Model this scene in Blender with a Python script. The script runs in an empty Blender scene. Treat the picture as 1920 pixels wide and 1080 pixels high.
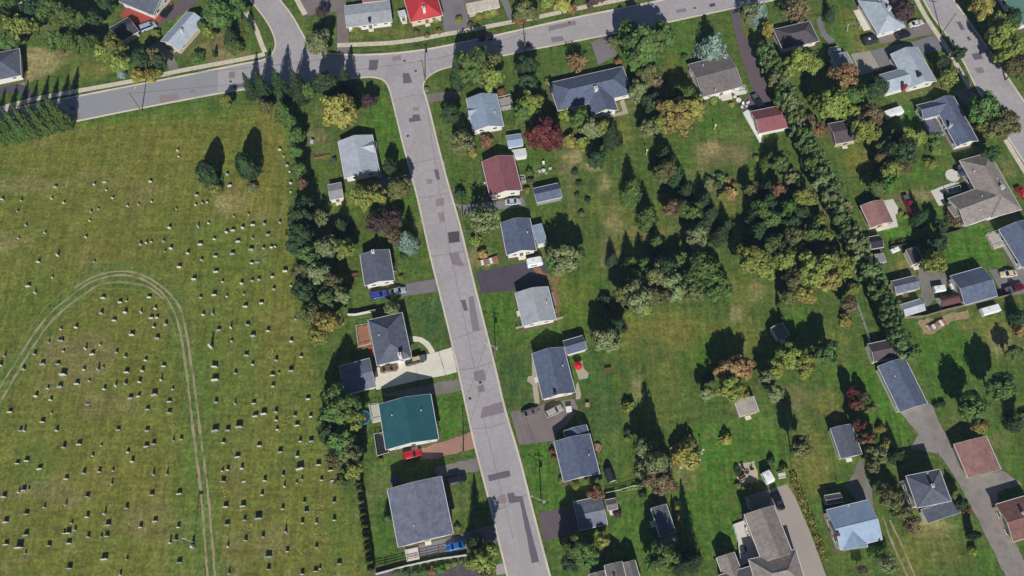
import bpy, bmesh, math, random
import numpy as np
from mathutils import Vector, Matrix, noise
from mathutils.geometry import tessellate_polygon

# ------------------------------------------------------------------ camera, sky, sun, exposure
scene = bpy.context.scene
C = scene.collection
FPX, TILT, DIST = 1663.0, math.radians(22.0), 237.5      # focal length in photo pixels, tilt from nadir, distance
CAM = Vector((0, -DIST*math.sin(TILT), DIST*math.cos(TILT)))
cam = bpy.data.cameras.new('camera'); cam_ob = bpy.data.objects.new('camera', cam); C.objects.link(cam_ob)
cam.sensor_width = 36.0; cam.lens = 36.0*FPX/1920.0; cam.clip_start = 1.0; cam.clip_end = 12000.0
cam_ob.location = CAM; cam_ob.rotation_euler = (TILT, 0, 0)
scene.camera = cam_ob
SUN_EL, SUN_AZ = math.radians(36.0), math.radians(178.0)  # azimuth clockwise from north (+Y); shadows run north, a touch west
world = bpy.data.worlds.new('World'); scene.world = world; world.use_nodes = True
wn = world.node_tree.nodes; wl = world.node_tree.links
sky = wn.new('ShaderNodeTexSky'); sky.sky_type = 'NISHITA'; sky.sun_disc = False
sky.ozone_density = 3.0; sky.dust_density = 0.5; sky.sun_elevation = SUN_EL; sky.sun_rotation = SUN_AZ
wn['Background'].inputs['Strength'].default_value = 0.05
wl.new(sky.outputs[0], wn['Background'].inputs['Color'])
sun = bpy.data.lights.new('sun', 'SUN'); sun.energy = 5.0; sun.angle = math.radians(0.5); sun.color = (1.0, 0.955, 0.88)
sun_ob = bpy.data.objects.new('sun', sun); C.objects.link(sun_ob)
sd = Vector((math.sin(SUN_AZ)*math.cos(SUN_EL), math.cos(SUN_AZ)*math.cos(SUN_EL), math.sin(SUN_EL)))
sun_ob.rotation_euler = (-sd).to_track_quat('-Z', 'Y').to_euler(); sun_ob.location = sd*400
scene.view_settings.view_transform = 'Standard'; scene.view_settings.look = 'None'
scene.view_settings.exposure = 0.0; scene.view_settings.gamma = 1.0

R = random.Random(7)
# ------------------------------------------------------------------ pixel -> ground
ct, st = math.cos(TILT), math.sin(TILT)
def P(px, py, z=0.0):
    u, v = (px-960.0)/FPX, (540.0-py)/FPX
    d = Vector((u, v*ct + st, v*st - ct))
    t = (z - CAM.z)/d.z
    return CAM + d*t
def PS(pts, z=0.0): return [P(x, y, z) for x, y in pts]
def T(tx, ty, pts, k=4.0): return [(tx+x/k, ty+y/k) for x, y in pts]
def inside(pt, poly):
    x, y = pt; r = False; j = len(poly)-1
    for i in range(len(poly)):
        xi, yi = poly[i]; xj, yj = poly[j]
        if (yi > y) != (yj > y) and x < (xj-xi)*(y-yi)/(yj-yi)+xi: r = not r
        j = i
    return r

# ------------------------------------------------------------------ mesh helpers
class MB:
    def __init__(s): s.v = []; s.f = []
    def quad(s, a, b, c, d):
        n = len(s.v); s.v += [tuple(a), tuple(b), tuple(c), tuple(d)]; s.f.append((n, n+1, n+2, n+3))
    def poly(s, pts):
        n = len(s.v); s.v += [tuple(p) for p in pts]; s.f.append(tuple(range(n, n+len(pts))))
    def hexa(s, b, t):                                  # bottom ring, top ring, same order (ccw from above)
        n = len(s.v); k = len(b); s.v += [tuple(p) for p in b] + [tuple(p) for p in t]
        s.f.append(tuple(n+i for i in reversed(range(k)))); s.f.append(tuple(n+k+i for i in range(k)))
        for i in range(k):
            j = (i+1) % k; s.f.append((n+i, n+j, n+k+j, n+k+i))
    def box(s, c, dx, dy, dz, ang=0.0):                 # centre of the base
        ca, sa = math.cos(ang), math.sin(ang); c = Vector(c)
        ring = [Vector((x*ca-y*sa, x*sa+y*ca, 0)) for x, y in ((-dx/2,-dy/2),(dx/2,-dy/2),(dx/2,dy/2),(-dx/2,dy/2))]
        s.hexa([c+r for r in ring], [c+r+Vector((0,0,dz)) for r in ring])
    def tube(s, a, b, r0, r1, n=8):
        a, b = Vector(a), Vector(b); d = (b-a).normalized()
        u = d.orthogonal().normalized(); w = d.cross(u)
        ring = [(u*math.cos(2*math.pi*i/n)+w*math.sin(2*math.pi*i/n)) for i in range(n)]
        s.hexa([a+q*r0 for q in ring], [b+q*r1 for q in ring])
    def mesh(s, name, smooth=False):
        m = bpy.data.meshes.new(name); m.from_pydata(s.v, [], s.f); m.validate()
        if smooth:
            for p in m.polygons: p.use_smooth = True
        return m
def obj(name, me, mat=None, parent=None, base=None, smooth=False):
    if isinstance(me, MB):
        if base is not None:
            bx, by, bz = base; me.v = [(x-bx, y-by, z-bz) for x, y, z in me.v]
        me = me.mesh(name, smooth)
    o = bpy.data.objects.new(name, me); C.objects.link(o)
    if mat is not None and not me.materials: me.materials.append(mat)
    if parent is not None: o.parent = parent
    elif base is not None: o.location = base
    return o
def tag(o, label=None, cat=None, group=None, kind=None):
    if label: o['label'] = label
    if cat: o['category'] = cat
    if group: o['group'] = group
    if kind: o['kind'] = kind
    return o
def thing(name, loc, label, cat, group=None, rz=0.0):
    o = bpy.data.objects.new(name, None); C.objects.link(o); o.location = loc; o.rotation_euler = (0, 0, rz)
    o.empty_display_size = 0.3
    return tag(o, label, cat, group)
def copy_tree(o, parent=None):
    c = o.copy(); C.objects.link(c); c.parent = parent
    for ch in list(o.children): copy_tree(ch, c)
    return c
def poly_sheet(pts, z):                                 # flat polygon from world points
    mb = MB(); n = len(pts); v = [Vector((p.x, p.y, z)) for p in pts]
    mb.v = [tuple(p) for p in v]
    for t in tessellate_polygon([v]):
        a, b, c = (v[i] for i in t)
        mb.f.append(tuple(t) if (b-a).cross(c-a).z > 0 else tuple(reversed(t)))
    return mb
def densify(pts, step, jit, rng, closed=True):
    out = []; n = len(pts)
    for i in range(n if closed else n-1):
        a, b = pts[i], pts[(i+1) % n]; k = max(1, int((b-a).length/step))
        for j in range(k):
            p = a.lerp(b, j/k)
            out.append(p + Vector((rng.uniform(-jit, jit), rng.uniform(-jit, jit), 0)))
    if not closed: out.append(pts[-1])
    return out
def smooth_line(pts, it=2):                             # Chaikin
    for _ in range(it):
        q = [pts[0]]
        for a, b in zip(pts, pts[1:]): q += [a.lerp(b, .25), a.lerp(b, .75)]
        pts = q + [pts[-1]]
    return pts
def offset_line(pts, d):
    out = []
    for i, p in enumerate(pts):
        a = pts[max(0, i-1)]; b = pts[min(len(pts)-1, i+1)]; t = (b-a).normalized()
        out.append(p + Vector((-t.y, t.x, 0))*d)
    return out
def ribbon(pts, w, z0, z1):                             # solid strip of width w along a line, from z0 to z1
    mb = MB(); L = offset_line(pts, w/2); Rr = offset_line(pts, -w/2)
    for i in range(len(pts)-1):
        b = [Rr[i], Rr[i+1], L[i+1], L[i]]
        n = len(mb.v)
        for z in (z0, z1): mb.v += [(p.x, p.y, z) for p in b]
        mb.f += [(n+4, n+5, n+6, n+7), (n, n+1, n+5, n+4), (n+2, n+3, n+7, n+6)]
        if i == 0: mb.f.append((n+3, n, n+4, n+7))
        if i == len(pts)-2: mb.f.append((n+1, n+2, n+6, n+5))
    return mb

# ------------------------------------------------------------------ materials
def lin(r, g, b, k=1.0):
    def f(c):
        c /= 255.0
        return (c/12.92 if c <= 0.04045 else ((c+0.055)/1.055)**2.4)*k
    return (f(r), f(g), f(b))
MATS = {}
def mat(key, col, rough=0.85, var=0.18, scale=1.2, detail=6.0, spec=0.25, metal=0.0, stain=0.0, stain_col=None,
        stain_scale=0.18, bump=0.0, bump_scale=6.0, hue=0.0, stretch=None, coat=0.0):
    """Plain surface colour broken up by two noises: grain (var) and large worn patches (stain)."""
    if key in MATS: return MATS[key]
    m = bpy.data.materials.new(key); m.use_nodes = True; N = m.node_tree.nodes; L = m.node_tree.links
    b = N['Principled BSDF']; b.inputs['Roughness'].default_value = rough; b.inputs['Metallic'].default_value = metal
    b.inputs['Specular IOR Level'].default_value = spec
    if coat: b.inputs['Coat Weight'].default_value = coat
    geo = N.new('ShaderNodeNewGeometry'); vec = geo.outputs['Position']
    if stretch:
        mp = N.new('ShaderNodeMapping'); mp.inputs['Scale'].default_value = stretch[:3]
        if len(stretch) > 3: mp.inputs['Rotation'].default_value = (0, 0, stretch[3])
        L.new(vec, mp.inputs['Vector']); vec = mp.outputs['Vector']
    n1 = N.new('ShaderNodeTexNoise'); n1.inputs['Scale'].default_value = scale; n1.inputs['Detail'].default_value = detail
    n1.inputs['Roughness'].default_value = 0.65; L.new(vec, n1.inputs['Vector'])
    r1 = N.new('ShaderNodeMapRange'); r1.inputs['From Min'].default_value = 0.28; r1.inputs['From Max'].default_value = 0.72
    r1.inputs['To Min'].default_value = 1-var; r1.inputs['To Max'].default_value = 1+var; L.new(n1.outputs['Fac'], r1.inputs['Value'])
    rgb = N.new('ShaderNodeRGB'); rgb.outputs[0].default_value = (*col, 1); src = rgb.outputs[0]
    if stain > 0:
        n2 = N.new('ShaderNodeTexNoise'); n2.inputs['Scale'].default_value = stain_scale; n2.inputs['Detail'].default_value = 5
        L.new(geo.outputs['Position'], n2.inputs['Vector'])
        r2 = N.new('ShaderNodeMapRange'); r2.inputs['From Min'].default_value = 0.45; r2.inputs['From Max'].default_value = 0.68
        r2.inputs['To Min'].default_value = 0; r2.inputs['To Max'].default_value = stain; L.new(n2.outputs['Fac'], r2.inputs['Value'])
        mx = N.new('ShaderNodeMix'); mx.data_type = 'RGBA'; L.new(r2.outputs[0], mx.inputs[0])
        L.new(src, mx.inputs[6]); mx.inputs[7].default_value = (*(stain_col or tuple(c*0.6 for c in col)), 1); src = mx.outputs[2]
    mul = N.new('ShaderNodeVectorMath'); mul.operation = 'SCALE'; L.new(src, mul.inputs[0]); L.new(r1.outputs[0], mul.inputs['Scale'])
    L.new(mul.outputs[0], b.inputs['Base Color'])
    if bump:
        n3 = N.new('ShaderNodeTexNoise'); n3.inputs['Scale'].default_value = bump_scale; n3.inputs['Detail'].default_value = 3
        L.new(geo.outputs['Position'], n3.inputs['Vector'])
        bp = N.new('ShaderNodeBump'); bp.inputs['Strength'].default_value = bump; bp.inputs['Distance'].default_value = 0.05
        L.new(n3.outputs['Fac'], bp.inputs['Height']); L.new(bp.outputs[0], b.inputs['Normal'])
    MATS[key] = m
    return m
def glass_mat():
    if 'pane' in MATS: return MATS['pane']
    m = bpy.data.materials.new('pane'); m.use_nodes = True; b = m.node_tree.nodes['Principled BSDF']
    b.inputs['Base Color'].default_value = (0.015, 0.02, 0.028, 1); b.inputs['Roughness'].default_value = 0.08
    b.inputs['Specular IOR Level'].default_value = 0.6; MATS['pane'] = m; return m
def leaf_mat(key, col, var=0.32, hue=0.04):
    if key in MATS: return MATS[key]
    m = bpy.data.materials.new(key); m.use_nodes = True; N = m.node_tree.nodes; L = m.node_tree.links
    b = N['Principled BSDF']; b.inputs['Roughness'].default_value = 0.7; b.inputs['Specular IOR Level'].default_value = 0.15
    geo = N.new('ShaderNodeNewGeometry'); oi = N.new('ShaderNodeObjectInfo')
    nz = N.new('ShaderNodeTexNoise'); nz.inputs['Scale'].default_value = 0.55; nz.inputs['Detail'].default_value = 2
    L.new(geo.outputs['Position'], nz.inputs['Vector'])
    hs = N.new('ShaderNodeHueSaturation'); hs.inputs['Color'].default_value = (*col, 1)
    def rng(sock, lo, hi, a=0.0, c=1.0):
        r = N.new('ShaderNodeMapRange'); r.inputs['From Min'].default_value = a; r.inputs['From Max'].default_value = c
        r.inputs['To Min'].default_value = lo; r.inputs['To Max'].default_value = hi; L.new(sock, r.inputs['Value']); return r.outputs[0]
    isl = geo.outputs['Random Per Island']
    v1 = rng(isl, 1-var, 1+var); v2 = rng(nz.outputs['Fac'], 0.7, 1.3, 0.3, 0.7); v3 = rng(oi.outputs['Random'], 0.82, 1.18)
    m1 = N.new('ShaderNodeMath'); m1.operation = 'MULTIPLY'; L.new(v1, m1.inputs[0]); L.new(v2, m1.inputs[1])
    m2 = N.new('ShaderNodeMath'); m2.operation = 'MULTIPLY'; L.new(m1.outputs[0], m2.inputs[0]); L.new(v3, m2.inputs[1])
    L.new(m2.outputs[0], hs.inputs['Value'])
    h1 = rng(nz.outputs['Fac'], 0.5-hue, 0.5+hue, 0.25, 0.75); h2 = rng(oi.outputs['Random'], -0.018, 0.018)
    ha = N.new('ShaderNodeMath'); L.new(h1, ha.inputs[0]); L.new(h2, ha.inputs[1]); L.new(ha.outputs[0], hs.inputs['Hue'])
    L.new(hs.outputs[0], b.inputs['Base Color'])
    tr = N.new('ShaderNodeBsdfTranslucent'); L.new(hs.outputs[0], tr.inputs['Color'])
    ms = N.new('ShaderNodeMixShader'); ms.inputs[0].default_value = 0.36
    L.new(b.outputs[0], ms.inputs[1]); L.new(tr.outputs[0], ms.inputs[2]); L.new(ms.outputs[0], N['Material Output'].inputs['Surface'])
    MATS[key] = m
    return m
WHITE = mat('white_trim', (0.72, 0.72, 0.70), 0.6, 0.06)
KERB = mat('kerb_concrete', lin(214, 204, 190, .95), 0.9, 0.15, 2.0, stain=0.4)
WALK = mat('sidewalk_concrete', lin(210, 200, 182, .95), 0.9, 0.12, 2.0, stain=0.35, stain_scale=0.5)
CONC = mat('concrete', lin(228, 222, 206, .9), 0.9, 0.08, 1.5, stain=0.25, stain_scale=0.3)
GRAV = mat('grey_gravel', lin(140, 135, 130, .8), 0.95, 0.25, 3.0, stain=0.5, stain_col=(0.10, 0.10, 0.05))
ROADM = mat('road_asphalt', lin(166, 161, 163, 1.0), 0.9, 0.13, 0.9, stain=0.35, stain_col=lin(142, 137, 142, .95), stain_scale=0.12, bump=0.15)
BARK = mat('bark', (0.10, 0.075, 0.055), 0.9, 0.3, 5.0)
DARKM = mat('dark_metal', (0.03, 0.03, 0.035), 0.5, 0.1)
POLEM = mat('weathered_pole_wood', (0.16, 0.13, 0.10), 0.9, 0.3, 5.0)
WOODM = mat('bare_timber', lin(170, 120, 95, .8), 0.85, 0.25, 4.0)
GREYW = mat('grey_timber', lin(150, 140, 130, .8), 0.9, 0.25, 4.0)
# ------------------------------------------------------------------ ground: one sheet, grass tones by place
CEM = [(-200, 262), (120, 240), (500, 196), (528, 205), (545, 260), (540, 330), (545, 420), (556, 520), (570, 600), (590, 690), (600, 760), (615, 850), (640, 920), (668, 960), (684, 1060), (700, 1300), (-200, 1300)]
TONE = {'lawn': lin(80, 102, 46), 'lush': lin(74, 112, 38), 'cem': lin(107, 113, 50), 'dry': lin(166, 151, 108), 'olive': lin(116, 117, 57), 'brown': lin(126, 116, 82), 'soil': lin(92, 76, 58), 'deep': lin(64, 92, 50), 'gold': lin(120, 118, 52), 'cemgreen': lin(84, 110, 46)}
BLOBS = [  # px, py, rx, ry, tone, strength
 (70,120,45,32,'dry',.75),(110,108,26,18,'dry',.55),(170,130,40,18,'olive',.6),(30,150,40,12,'dry',.5),(410,95,36,34,'brown',.75),(440,100,40,12,'dry',.35),(370,105,30,20,'olive',.6),
 (300,210,170,22,'lush',.5),(180,225,60,16,'lush',.45),(250,280,240,60,'gold',.35),(140,300,120,40,'cem',.6),(40,345,60,18,'dry',.32),(20,455,60,20,'dry',.35),(170,455,90,20,'gold',.4),
 (210,480,70,22,'gold',.35),(430,385,42,22,'dry',.7),(470,370,40,40,'gold',.6),(500,300,30,120,'gold',.45),(500,200,24,40,'gold',.4),(430,480,90,70,'lush',.28),(150,680,80,60,'brown',.4),(110,650,40,30,'brown',.35),
 (200,760,60,30,'brown',.35),(90,930,70,30,'brown',.55),(240,900,110,40,'gold',.45),(60,870,40,40,'cemgreen',.5),(60,560,60,60,'cemgreen',.5),(370,780,30,300,'cemgreen',.55),(330,650,20,120,'cemgreen',.3),(440,700,50,200,'cemgreen',.35),
 (230,540,90,24,'cemgreen',.5),(280,980,80,40,'brown',.3),(520,620,40,60,'olive',.4),(560,800,40,100,'cemgreen',.3),(470,1020,40,60,'olive',.3),(640,1000,30,90,'cemgreen',.4),(310,600,40,30,'brown',.3),(440,900,30,60,'brown',.25),
 (700,230,24,60,'lush',.5),(735,290,22,40,'lush',.5),(590,255,22,16,'brown',.7),(640,380,30,20,'gold',.5),(760,480,30,50,'lawn',.6),(740,560,20,30,'olive',.5),(800,590,40,40,'deep',.6),(840,790,26,40,'lush',.6),(750,470,30,24,'deep',.4),
 (720,880,20,22,'lush',.6),(720,960,20,80,'lawn',.7),(720,1000,16,50,'lush',.5),(870,930,26,40,'lawn',.5),(835,230,14,30,'lawn',.6),(850,330,20,40,'lush',.45),(900,480,26,24,'dry',.4),(860,275,20,20,'brown',.5),
 (935,590,26,40,'lush',.6),(1080,560,50,50,'gold',.7),(1090,590,40,20,'lush',.35),(1040,600,16,10,'lawn',.5),(1125,520,8,40,'lush',.6),(1000,640,50,10,'lush',.4),(960,700,26,34,'deep',.55),(1000,880,26,60,'lush',.6),(1090,905,26,20,'lush',.6),(1110,700,60,50,'lush',.5),(1120,770,40,40,'deep',.5),
 (1010,310,30,30,'lush',.5),(1075,290,18,16,'dry',.75),(1050,300,10,30,'brown',.5),(1095,270,14,14,'dry',.6),(1115,310,26,14,'dry',.75),(1130,345,18,26,'dry',.6),(1150,390,14,40,'brown',.5),(1150,420,20,14,'dry',.6),(1120,380,14,40,'olive',.5),(1140,480,20,60,'brown',.4),(1190,440,24,14,'brown',.6),(1070,360,12,60,'brown',.4),
 (1160,560,22,30,'brown',.5),(1260,150,16,60,'gold',.7),(1280,70,20,50,'lush',.5),(1170,230,14,50,'olive',.6),(1230,420,14,40,'gold',.5),(1350,290,60,26,'brown',.7),(1330,280,30,14,'dry',.5),(1350,230,50,26,'lush',.7),(1290,310,20,40,'lush',.4),(1430,280,20,40,'lush',.4),
 (1370,420,24,60,'olive',.8),(1390,380,30,26,'gold',.6),(1390,560,26,70,'olive',.6),(1380,590,14,14,'dry',.8),(1420,545,14,20,'dry',.5),(1230,620,80,50,'olive',.65),(1180,420,40,130,'olive',.4),(1290,620,60,40,'gold',.35),(1250,760,50,60,'olive',.3),(1180,640,20,60,'gold',.3),(1310,680,34,36,'lush',.75),(1330,650,30,20,'lush',.5),(1195,720,14,30,'dry',.5),(1250,700,60,40,'olive',.3),
 (1400,630,50,40,'gold',.35),(1290,760,40,30,'lawn',.6),(1340,860,60,90,'lush',.8),(1330,920,60,60,'lush',.6),(1280,900,30,50,'lush',.4),(1340,940,24,40,'olive',.3),(1480,640,40,40,'lush',.5),(1510,610,40,40,'lush',.4),(1570,650,30,50,'olive',.5),(1590,700,50,26,'lush',.6),(1560,760,40,30,'olive',.7),(1500,740,26,26,'brown',.5),(1640,770,22,70,'lush',.85),
 (1670,820,30,20,'lush',.8),(1530,850,30,70,'olive',.7),(1510,900,40,40,'gold',.4),(1540,1000,14,70,'lush',.5),(1580,1050,40,20,'lawn',.6),(1420,800,40,40,'lush',.4),(1440,850,26,26,'lush',.6),(1780,680,60,60,'lush',.7),(1850,620,50,26,'gold',.5),(1870,640,26,20,'dry',.5),(1890,560,40,12,'olive',.4),(1800,700,40,26,'lush',.5),
 (1760,1030,60,50,'olive',.55),(1750,990,50,16,'dry',.4),(1850,1050,18,40,'lush',.7),(1690,1050,24,40,'olive',.5),(1850,800,30,20,'lush',.5),(1880,830,30,14,'dry',.25),(1900,860,20,40,'lush',.5),(1810,480,60,26,'lush',.9),(1820,440,40,26,'lush',.9),(1700,430,50,26,'lush',.9),(1690,390,26,20,'brown',.5),(1740,330,40,30,'lush',.6),(1725,365,30,14,'dry',.5),(1620,310,30,14,'gold',.7),(1700,300,30,16,'lush',.5),(1690,500,14,20,'olive',.7),(1600,300,24,24,'gold',.6),
 (1595,40,26,40,'olive',.6),(1580,70,26,24,'lush',.4),(1700,235,24,40,'lush',.9),(1540,160,20,26,'gold',.8),(1500,30,40,26,'brown',.7),(1780,165,60,12,'olive',.6),(1760,125,26,26,'olive',.6),(1830,10,26,30,'lush',.5),(1870,300,26,26,'lawn',.5),(1890,320,26,20,'dry',.3),(1410,50,20,30,'gold',.5),
 (720,60,70,14,'olive',.4),(780,80,70,8,'lawn',.5),(900,60,60,8,'olive',.4),(1100,20,90,10,'olive',.4),(1020,100,60,12,'lush',.5),(560,60,20,30,'olive',.5),(480,85,14,24,'lush',.5),(620,60,14,20,'olive',.5),(250,15,40,24,'lawn',.6),(260,80,20,16,'olive',.4),(620,230,20,30,'lawn',.5)]
LAWNS = [([(735,160),(760,285),(800,480),(745,470),(720,330),(700,180)],'lush',.45),([(790,560),(835,550),(850,650),(815,660),(790,640)],'deep',.6),([(812,745),(868,733),(883,800),(830,822)],'lush',.7),([(905,550),(966,548),(982,612),(1050,600),(1040,540),(1110,460),(1155,600),(940,650)],'lush',.4),
 ([(930,668),(995,655),(1010,760),(955,772)],'deep',.6),([(975,835),(1040,828),(1062,905),(1072,945),(1010,958)],'lush',.55),([(1090,660),(1130,650),(1170,800),(1120,830),(1085,760)],'deep',.45),([(1250,960),(1300,860),(1440,760),(1480,890),(1400,930),(1370,1060),(1330,1060)],'lush',.6),([(1625,690),(1645,690),(1690,775),(1715,835),(1660,835),(1630,760)],'lush',.85),
 ([(1668,470),(1820,425),(1815,400),(1690,380),(1660,440)],'lush',.7),([(1740,470),(1870,430),(1915,505),(1850,505),(1780,510)],'lush',.65),([(1690,205),(1720,200),(1740,260),(1680,250)],'lush',.7),([(1705,600),(1840,620),(1850,700),(1760,750),(1720,680)],'lush',.6),([(1150,960),(1220,920),(1235,1000),(1200,1040),(1150,1040)],'lush',.6),([(700,870),(720,920),(745,1030),(705,1060),(690,1000)],'lush',.5)]
def build_ground():
    W = [(P(x, y), P(x+rx, y)-P(x, y), P(x, y-ry)-P(x, y), TONE[t], s) for x, y, rx, ry, t, s in BLOBS]
    W = [(c.x, c.y, a.length, b.length, t, s) for c, a, b, t, s in W]
    cem = [(p.x, p.y) for p in PS(CEM)]
    xs = [-4000, -1200, -400, -230] + [-200+i*1.25 for i in range(321)] + [230, 400, 1200, 4000]
    ys = [-4000, -1200, -400, -160] + [-105+i*1.25 for i in range(193)] + [160, 220, 400, 1200, 4000]
    nx, ny = len(xs), len(ys); X, Y = np.meshgrid(np.array(xs), np.array(ys))
    col = np.empty((ny, nx, 3)); col[:] = TONE['lawn']
    ci = np.zeros((ny, nx))
    x, y = X, Y; j = len(cem)-1
    for i in range(len(cem)):                            # vectorised point in polygon
        xi, yi = cem[i]; xj, yj = cem[j]
        if yi != yj:
            ci = np.where(((yi > y) != (yj > y)) & (x < (xj-xi)*(y-yi)/(yj-yi)+xi), 1-ci, ci)
        j = i
    for _ in range(2):
        p = np.pad(ci, 1, mode='edge'); ci = (p[1:-1,1:-1]*2+p[:-2,1:-1]+p[2:,1:-1]+p[1:-1,:-2]+p[1:-1,2:])/6
    col = col*(1-ci[..., None]) + np.array(TONE['cem'])*ci[..., None]
    nz = np.array([[noise.fractal(Vector((a*0.05, b*0.05, 3.1)), 1.0, 2.0, 4) for a in xs] for b in ys])
    n2 = np.array([[noise.fractal(Vector((a*0.16, b*0.16, 9.7)), 1.0, 2.0, 3) for a in xs] for b in ys])
    for cx, cy, rx, ry, t, s in W:
        d = ((X-cx)/rx)**2 + ((Y-cy)/ry)**2
        w = np.clip(1.25 - d + 0.9*n2 + 0.4*nz, 0, 1)*(d < 2.2); w = w*w*(3-2*w)*s
        col = col*(1-w[..., None]) + np.array(t)*w[..., None]
    for poly, t, s in LAWNS:                             # lots whose owners keep their grass differently
        pp = [(q.x, q.y) for q in PS(poly)]; m_ = np.zeros(X.shape); j = len(pp)-1
        for i in range(len(pp)):
            xi, yi = pp[i]; xj, yj = pp[j]
            if yi != yj: m_ = np.where(((yi > Y) != (yj > Y)) & (X < (xj-xi)*(Y-yi)/(yj-yi)+xi), 1-m_, m_)
            j = i
        w = (m_*np.clip(s+.25*n2, 0, 1))[..., None]; col = col*(1-w)+np.array(TONE[t])*w
    dryw = np.clip(nz*0.9+n2*0.5-0.28, 0, 1)[..., None]*0.75
    col = col*(1-dryw) + np.array(TONE['brown'])*dryw
    grnw = np.clip(-nz*0.8+n2*0.3-0.2, 0, 1)[..., None]*0.6
    col = col*(1-grnw) + np.array(TONE['deep'])*grnw
    col *= (1+0.10*n2)[..., None]
    tl = densify(smooth_line(PS([(398,1110),(383,910),(369,810),(358,715),(345,627),(333,577),(304,540),(265,518),(225,510),(176,522),(158,540),(106,583),(75,618),(50,658),(3,735),(-40,810)]), 2), 1.5, 0.0, R, False)
    dm_ = np.full(X.shape, 1e9)
    for q in tl: dm_ = np.minimum(dm_, (X-q.x)**2+(Y-q.y)**2)
    w = np.clip(1.3-np.sqrt(dm_)/3.2+.5*n2, 0, 1)[..., None]*.75
    col = col*(1-w) + np.array(lin(84,112,52))*w
    # shallow relief: the land is nearly level, with centimetre unevenness only
    Z = np.zeros_like(X)
    verts = np.stack([X, Y, Z], -1).reshape(-1, 3)
    idx = np.arange(nx*ny).reshape(ny, nx)
    f = np.stack([idx[:-1, :-1], idx[:-1, 1:], idx[1:, 1:], idx[1:, :-1]], -1).reshape(-1, 4)
    me = bpy.data.meshes.new('ground'); me.from_pydata(verts.tolist(), [], f.tolist())
    at = me.color_attributes.new('tone', 'FLOAT_COLOR', 'POINT')
    rgba = np.concatenate([col.reshape(-1, 3), np.ones((nx*ny, 1))], 1).astype(np.float32)
    at.data.foreach_set('color', rgba.ravel())
    m = bpy.data.materials.new('grass'); m.use_nodes = True; N = m.node_tree.nodes; L = m.node_tree.links
    b = N['Principled BSDF']; b.inputs['Roughness'].default_value = 0.95; b.inputs['Specular IOR Level'].default_value = 0.08
    a = N.new('ShaderNodeAttribute'); a.attribute_name = 'tone'; geo = N.new('ShaderNodeNewGeometry')
    def nzn(scale, detail, lo, hi, vec=None, a0=0.3, a1=0.7, rough=0.6):
        n = N.new('ShaderNodeTexNoise'); n.inputs['Scale'].default_value = scale; n.inputs['Detail'].default_value = detail
        n.inputs['Roughness'].default_value = rough
        L.new(vec or geo.outputs['Position'], n.inputs['Vector'])
        r = N.new('ShaderNodeMapRange'); r.inputs['From Min'].default_value = a0; r.inputs['From Max'].default_value = a1
        r.inputs['To Min'].default_value = lo; r.inputs['To Max'].default_value = hi; L.new(n.outputs['Fac'], r.inputs['Value'])
        return r.outputs[0], n
    mp = N.new('ShaderNodeMapping'); mp.inputs['Scale'].default_value = (1.0, 0.10, 1.0); mp.inputs['Rotation'].default_value = (0, 0, math.radians(-12))
    L.new(geo.outputs['Position'], mp.inputs['Vector'])
    mq = N.new('ShaderNodeMapping'); mq.inputs['Scale'].default_value = (0.12, 1.0, 1.0); mq.inputs['Rotation'].default_value = (0, 0, math.radians(-10)); L.new(geo.outputs['Position'], mq.inputs['Vector'])
    fine, fn = nzn(1.25, 5, 0.6, 1.4, None, 0.32, 0.68, 0.62); pat, _ = nzn(0.45, 4, 0.8, 1.2, None, 0.32, 0.68, 0.55); streak, _ = nzn(0.8, 6, 0.78, 1.22, mp.outputs[0], 0.32, 0.68); mid, _ = nzn(0.8, 5, 0.84, 1.16, mq.outputs[0], 0.32, 0.68)
    def mul(p, q):
        k = N.new('ShaderNodeMath'); k.operation = 'MULTIPLY'; L.new(p, k.inputs[0]); L.new(q, k.inputs[1]); return k.outputs[0]
    v = mul(mul(fine, pat), mul(streak, mid))
    hs = N.new('ShaderNodeHueSaturation'); L.new(a.outputs['Color'], hs.inputs['Color']); L.new(v, hs.inputs['Value'])
    h, _ = nzn(0.5, 7, 0.465, 0.535, None, 0.32, 0.68, 0.7); L.new(h, hs.inputs['Hue'])
    # straw-coloured flecks
    s, _ = nzn(0.42, 9, 0.0, 0.5, None, 0.5, 0.74, 0.78)
    mx = N.new('ShaderNodeMix'); mx.data_type = 'RGBA'; L.new(s, mx.inputs[0]); L.new(hs.outputs[0], mx.inputs[6]); mx.inputs[7].default_value = (*lin(138, 124, 78), 1)
    L.new(mx.outputs[2], b.inputs['Base Color'])
    bp = N.new('ShaderNodeBump'); bp.inputs['Strength'].default_value = 0.5; bp.inputs['Distance'].default_value = 0.12
    L.new(fn.outputs['Fac'], bp.inputs['Height']); L.new(bp.outputs[0], b.inputs['Normal'])
    me.materials.append(m)
    tag(obj('ground', me), kind='structure')
build_ground()

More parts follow.
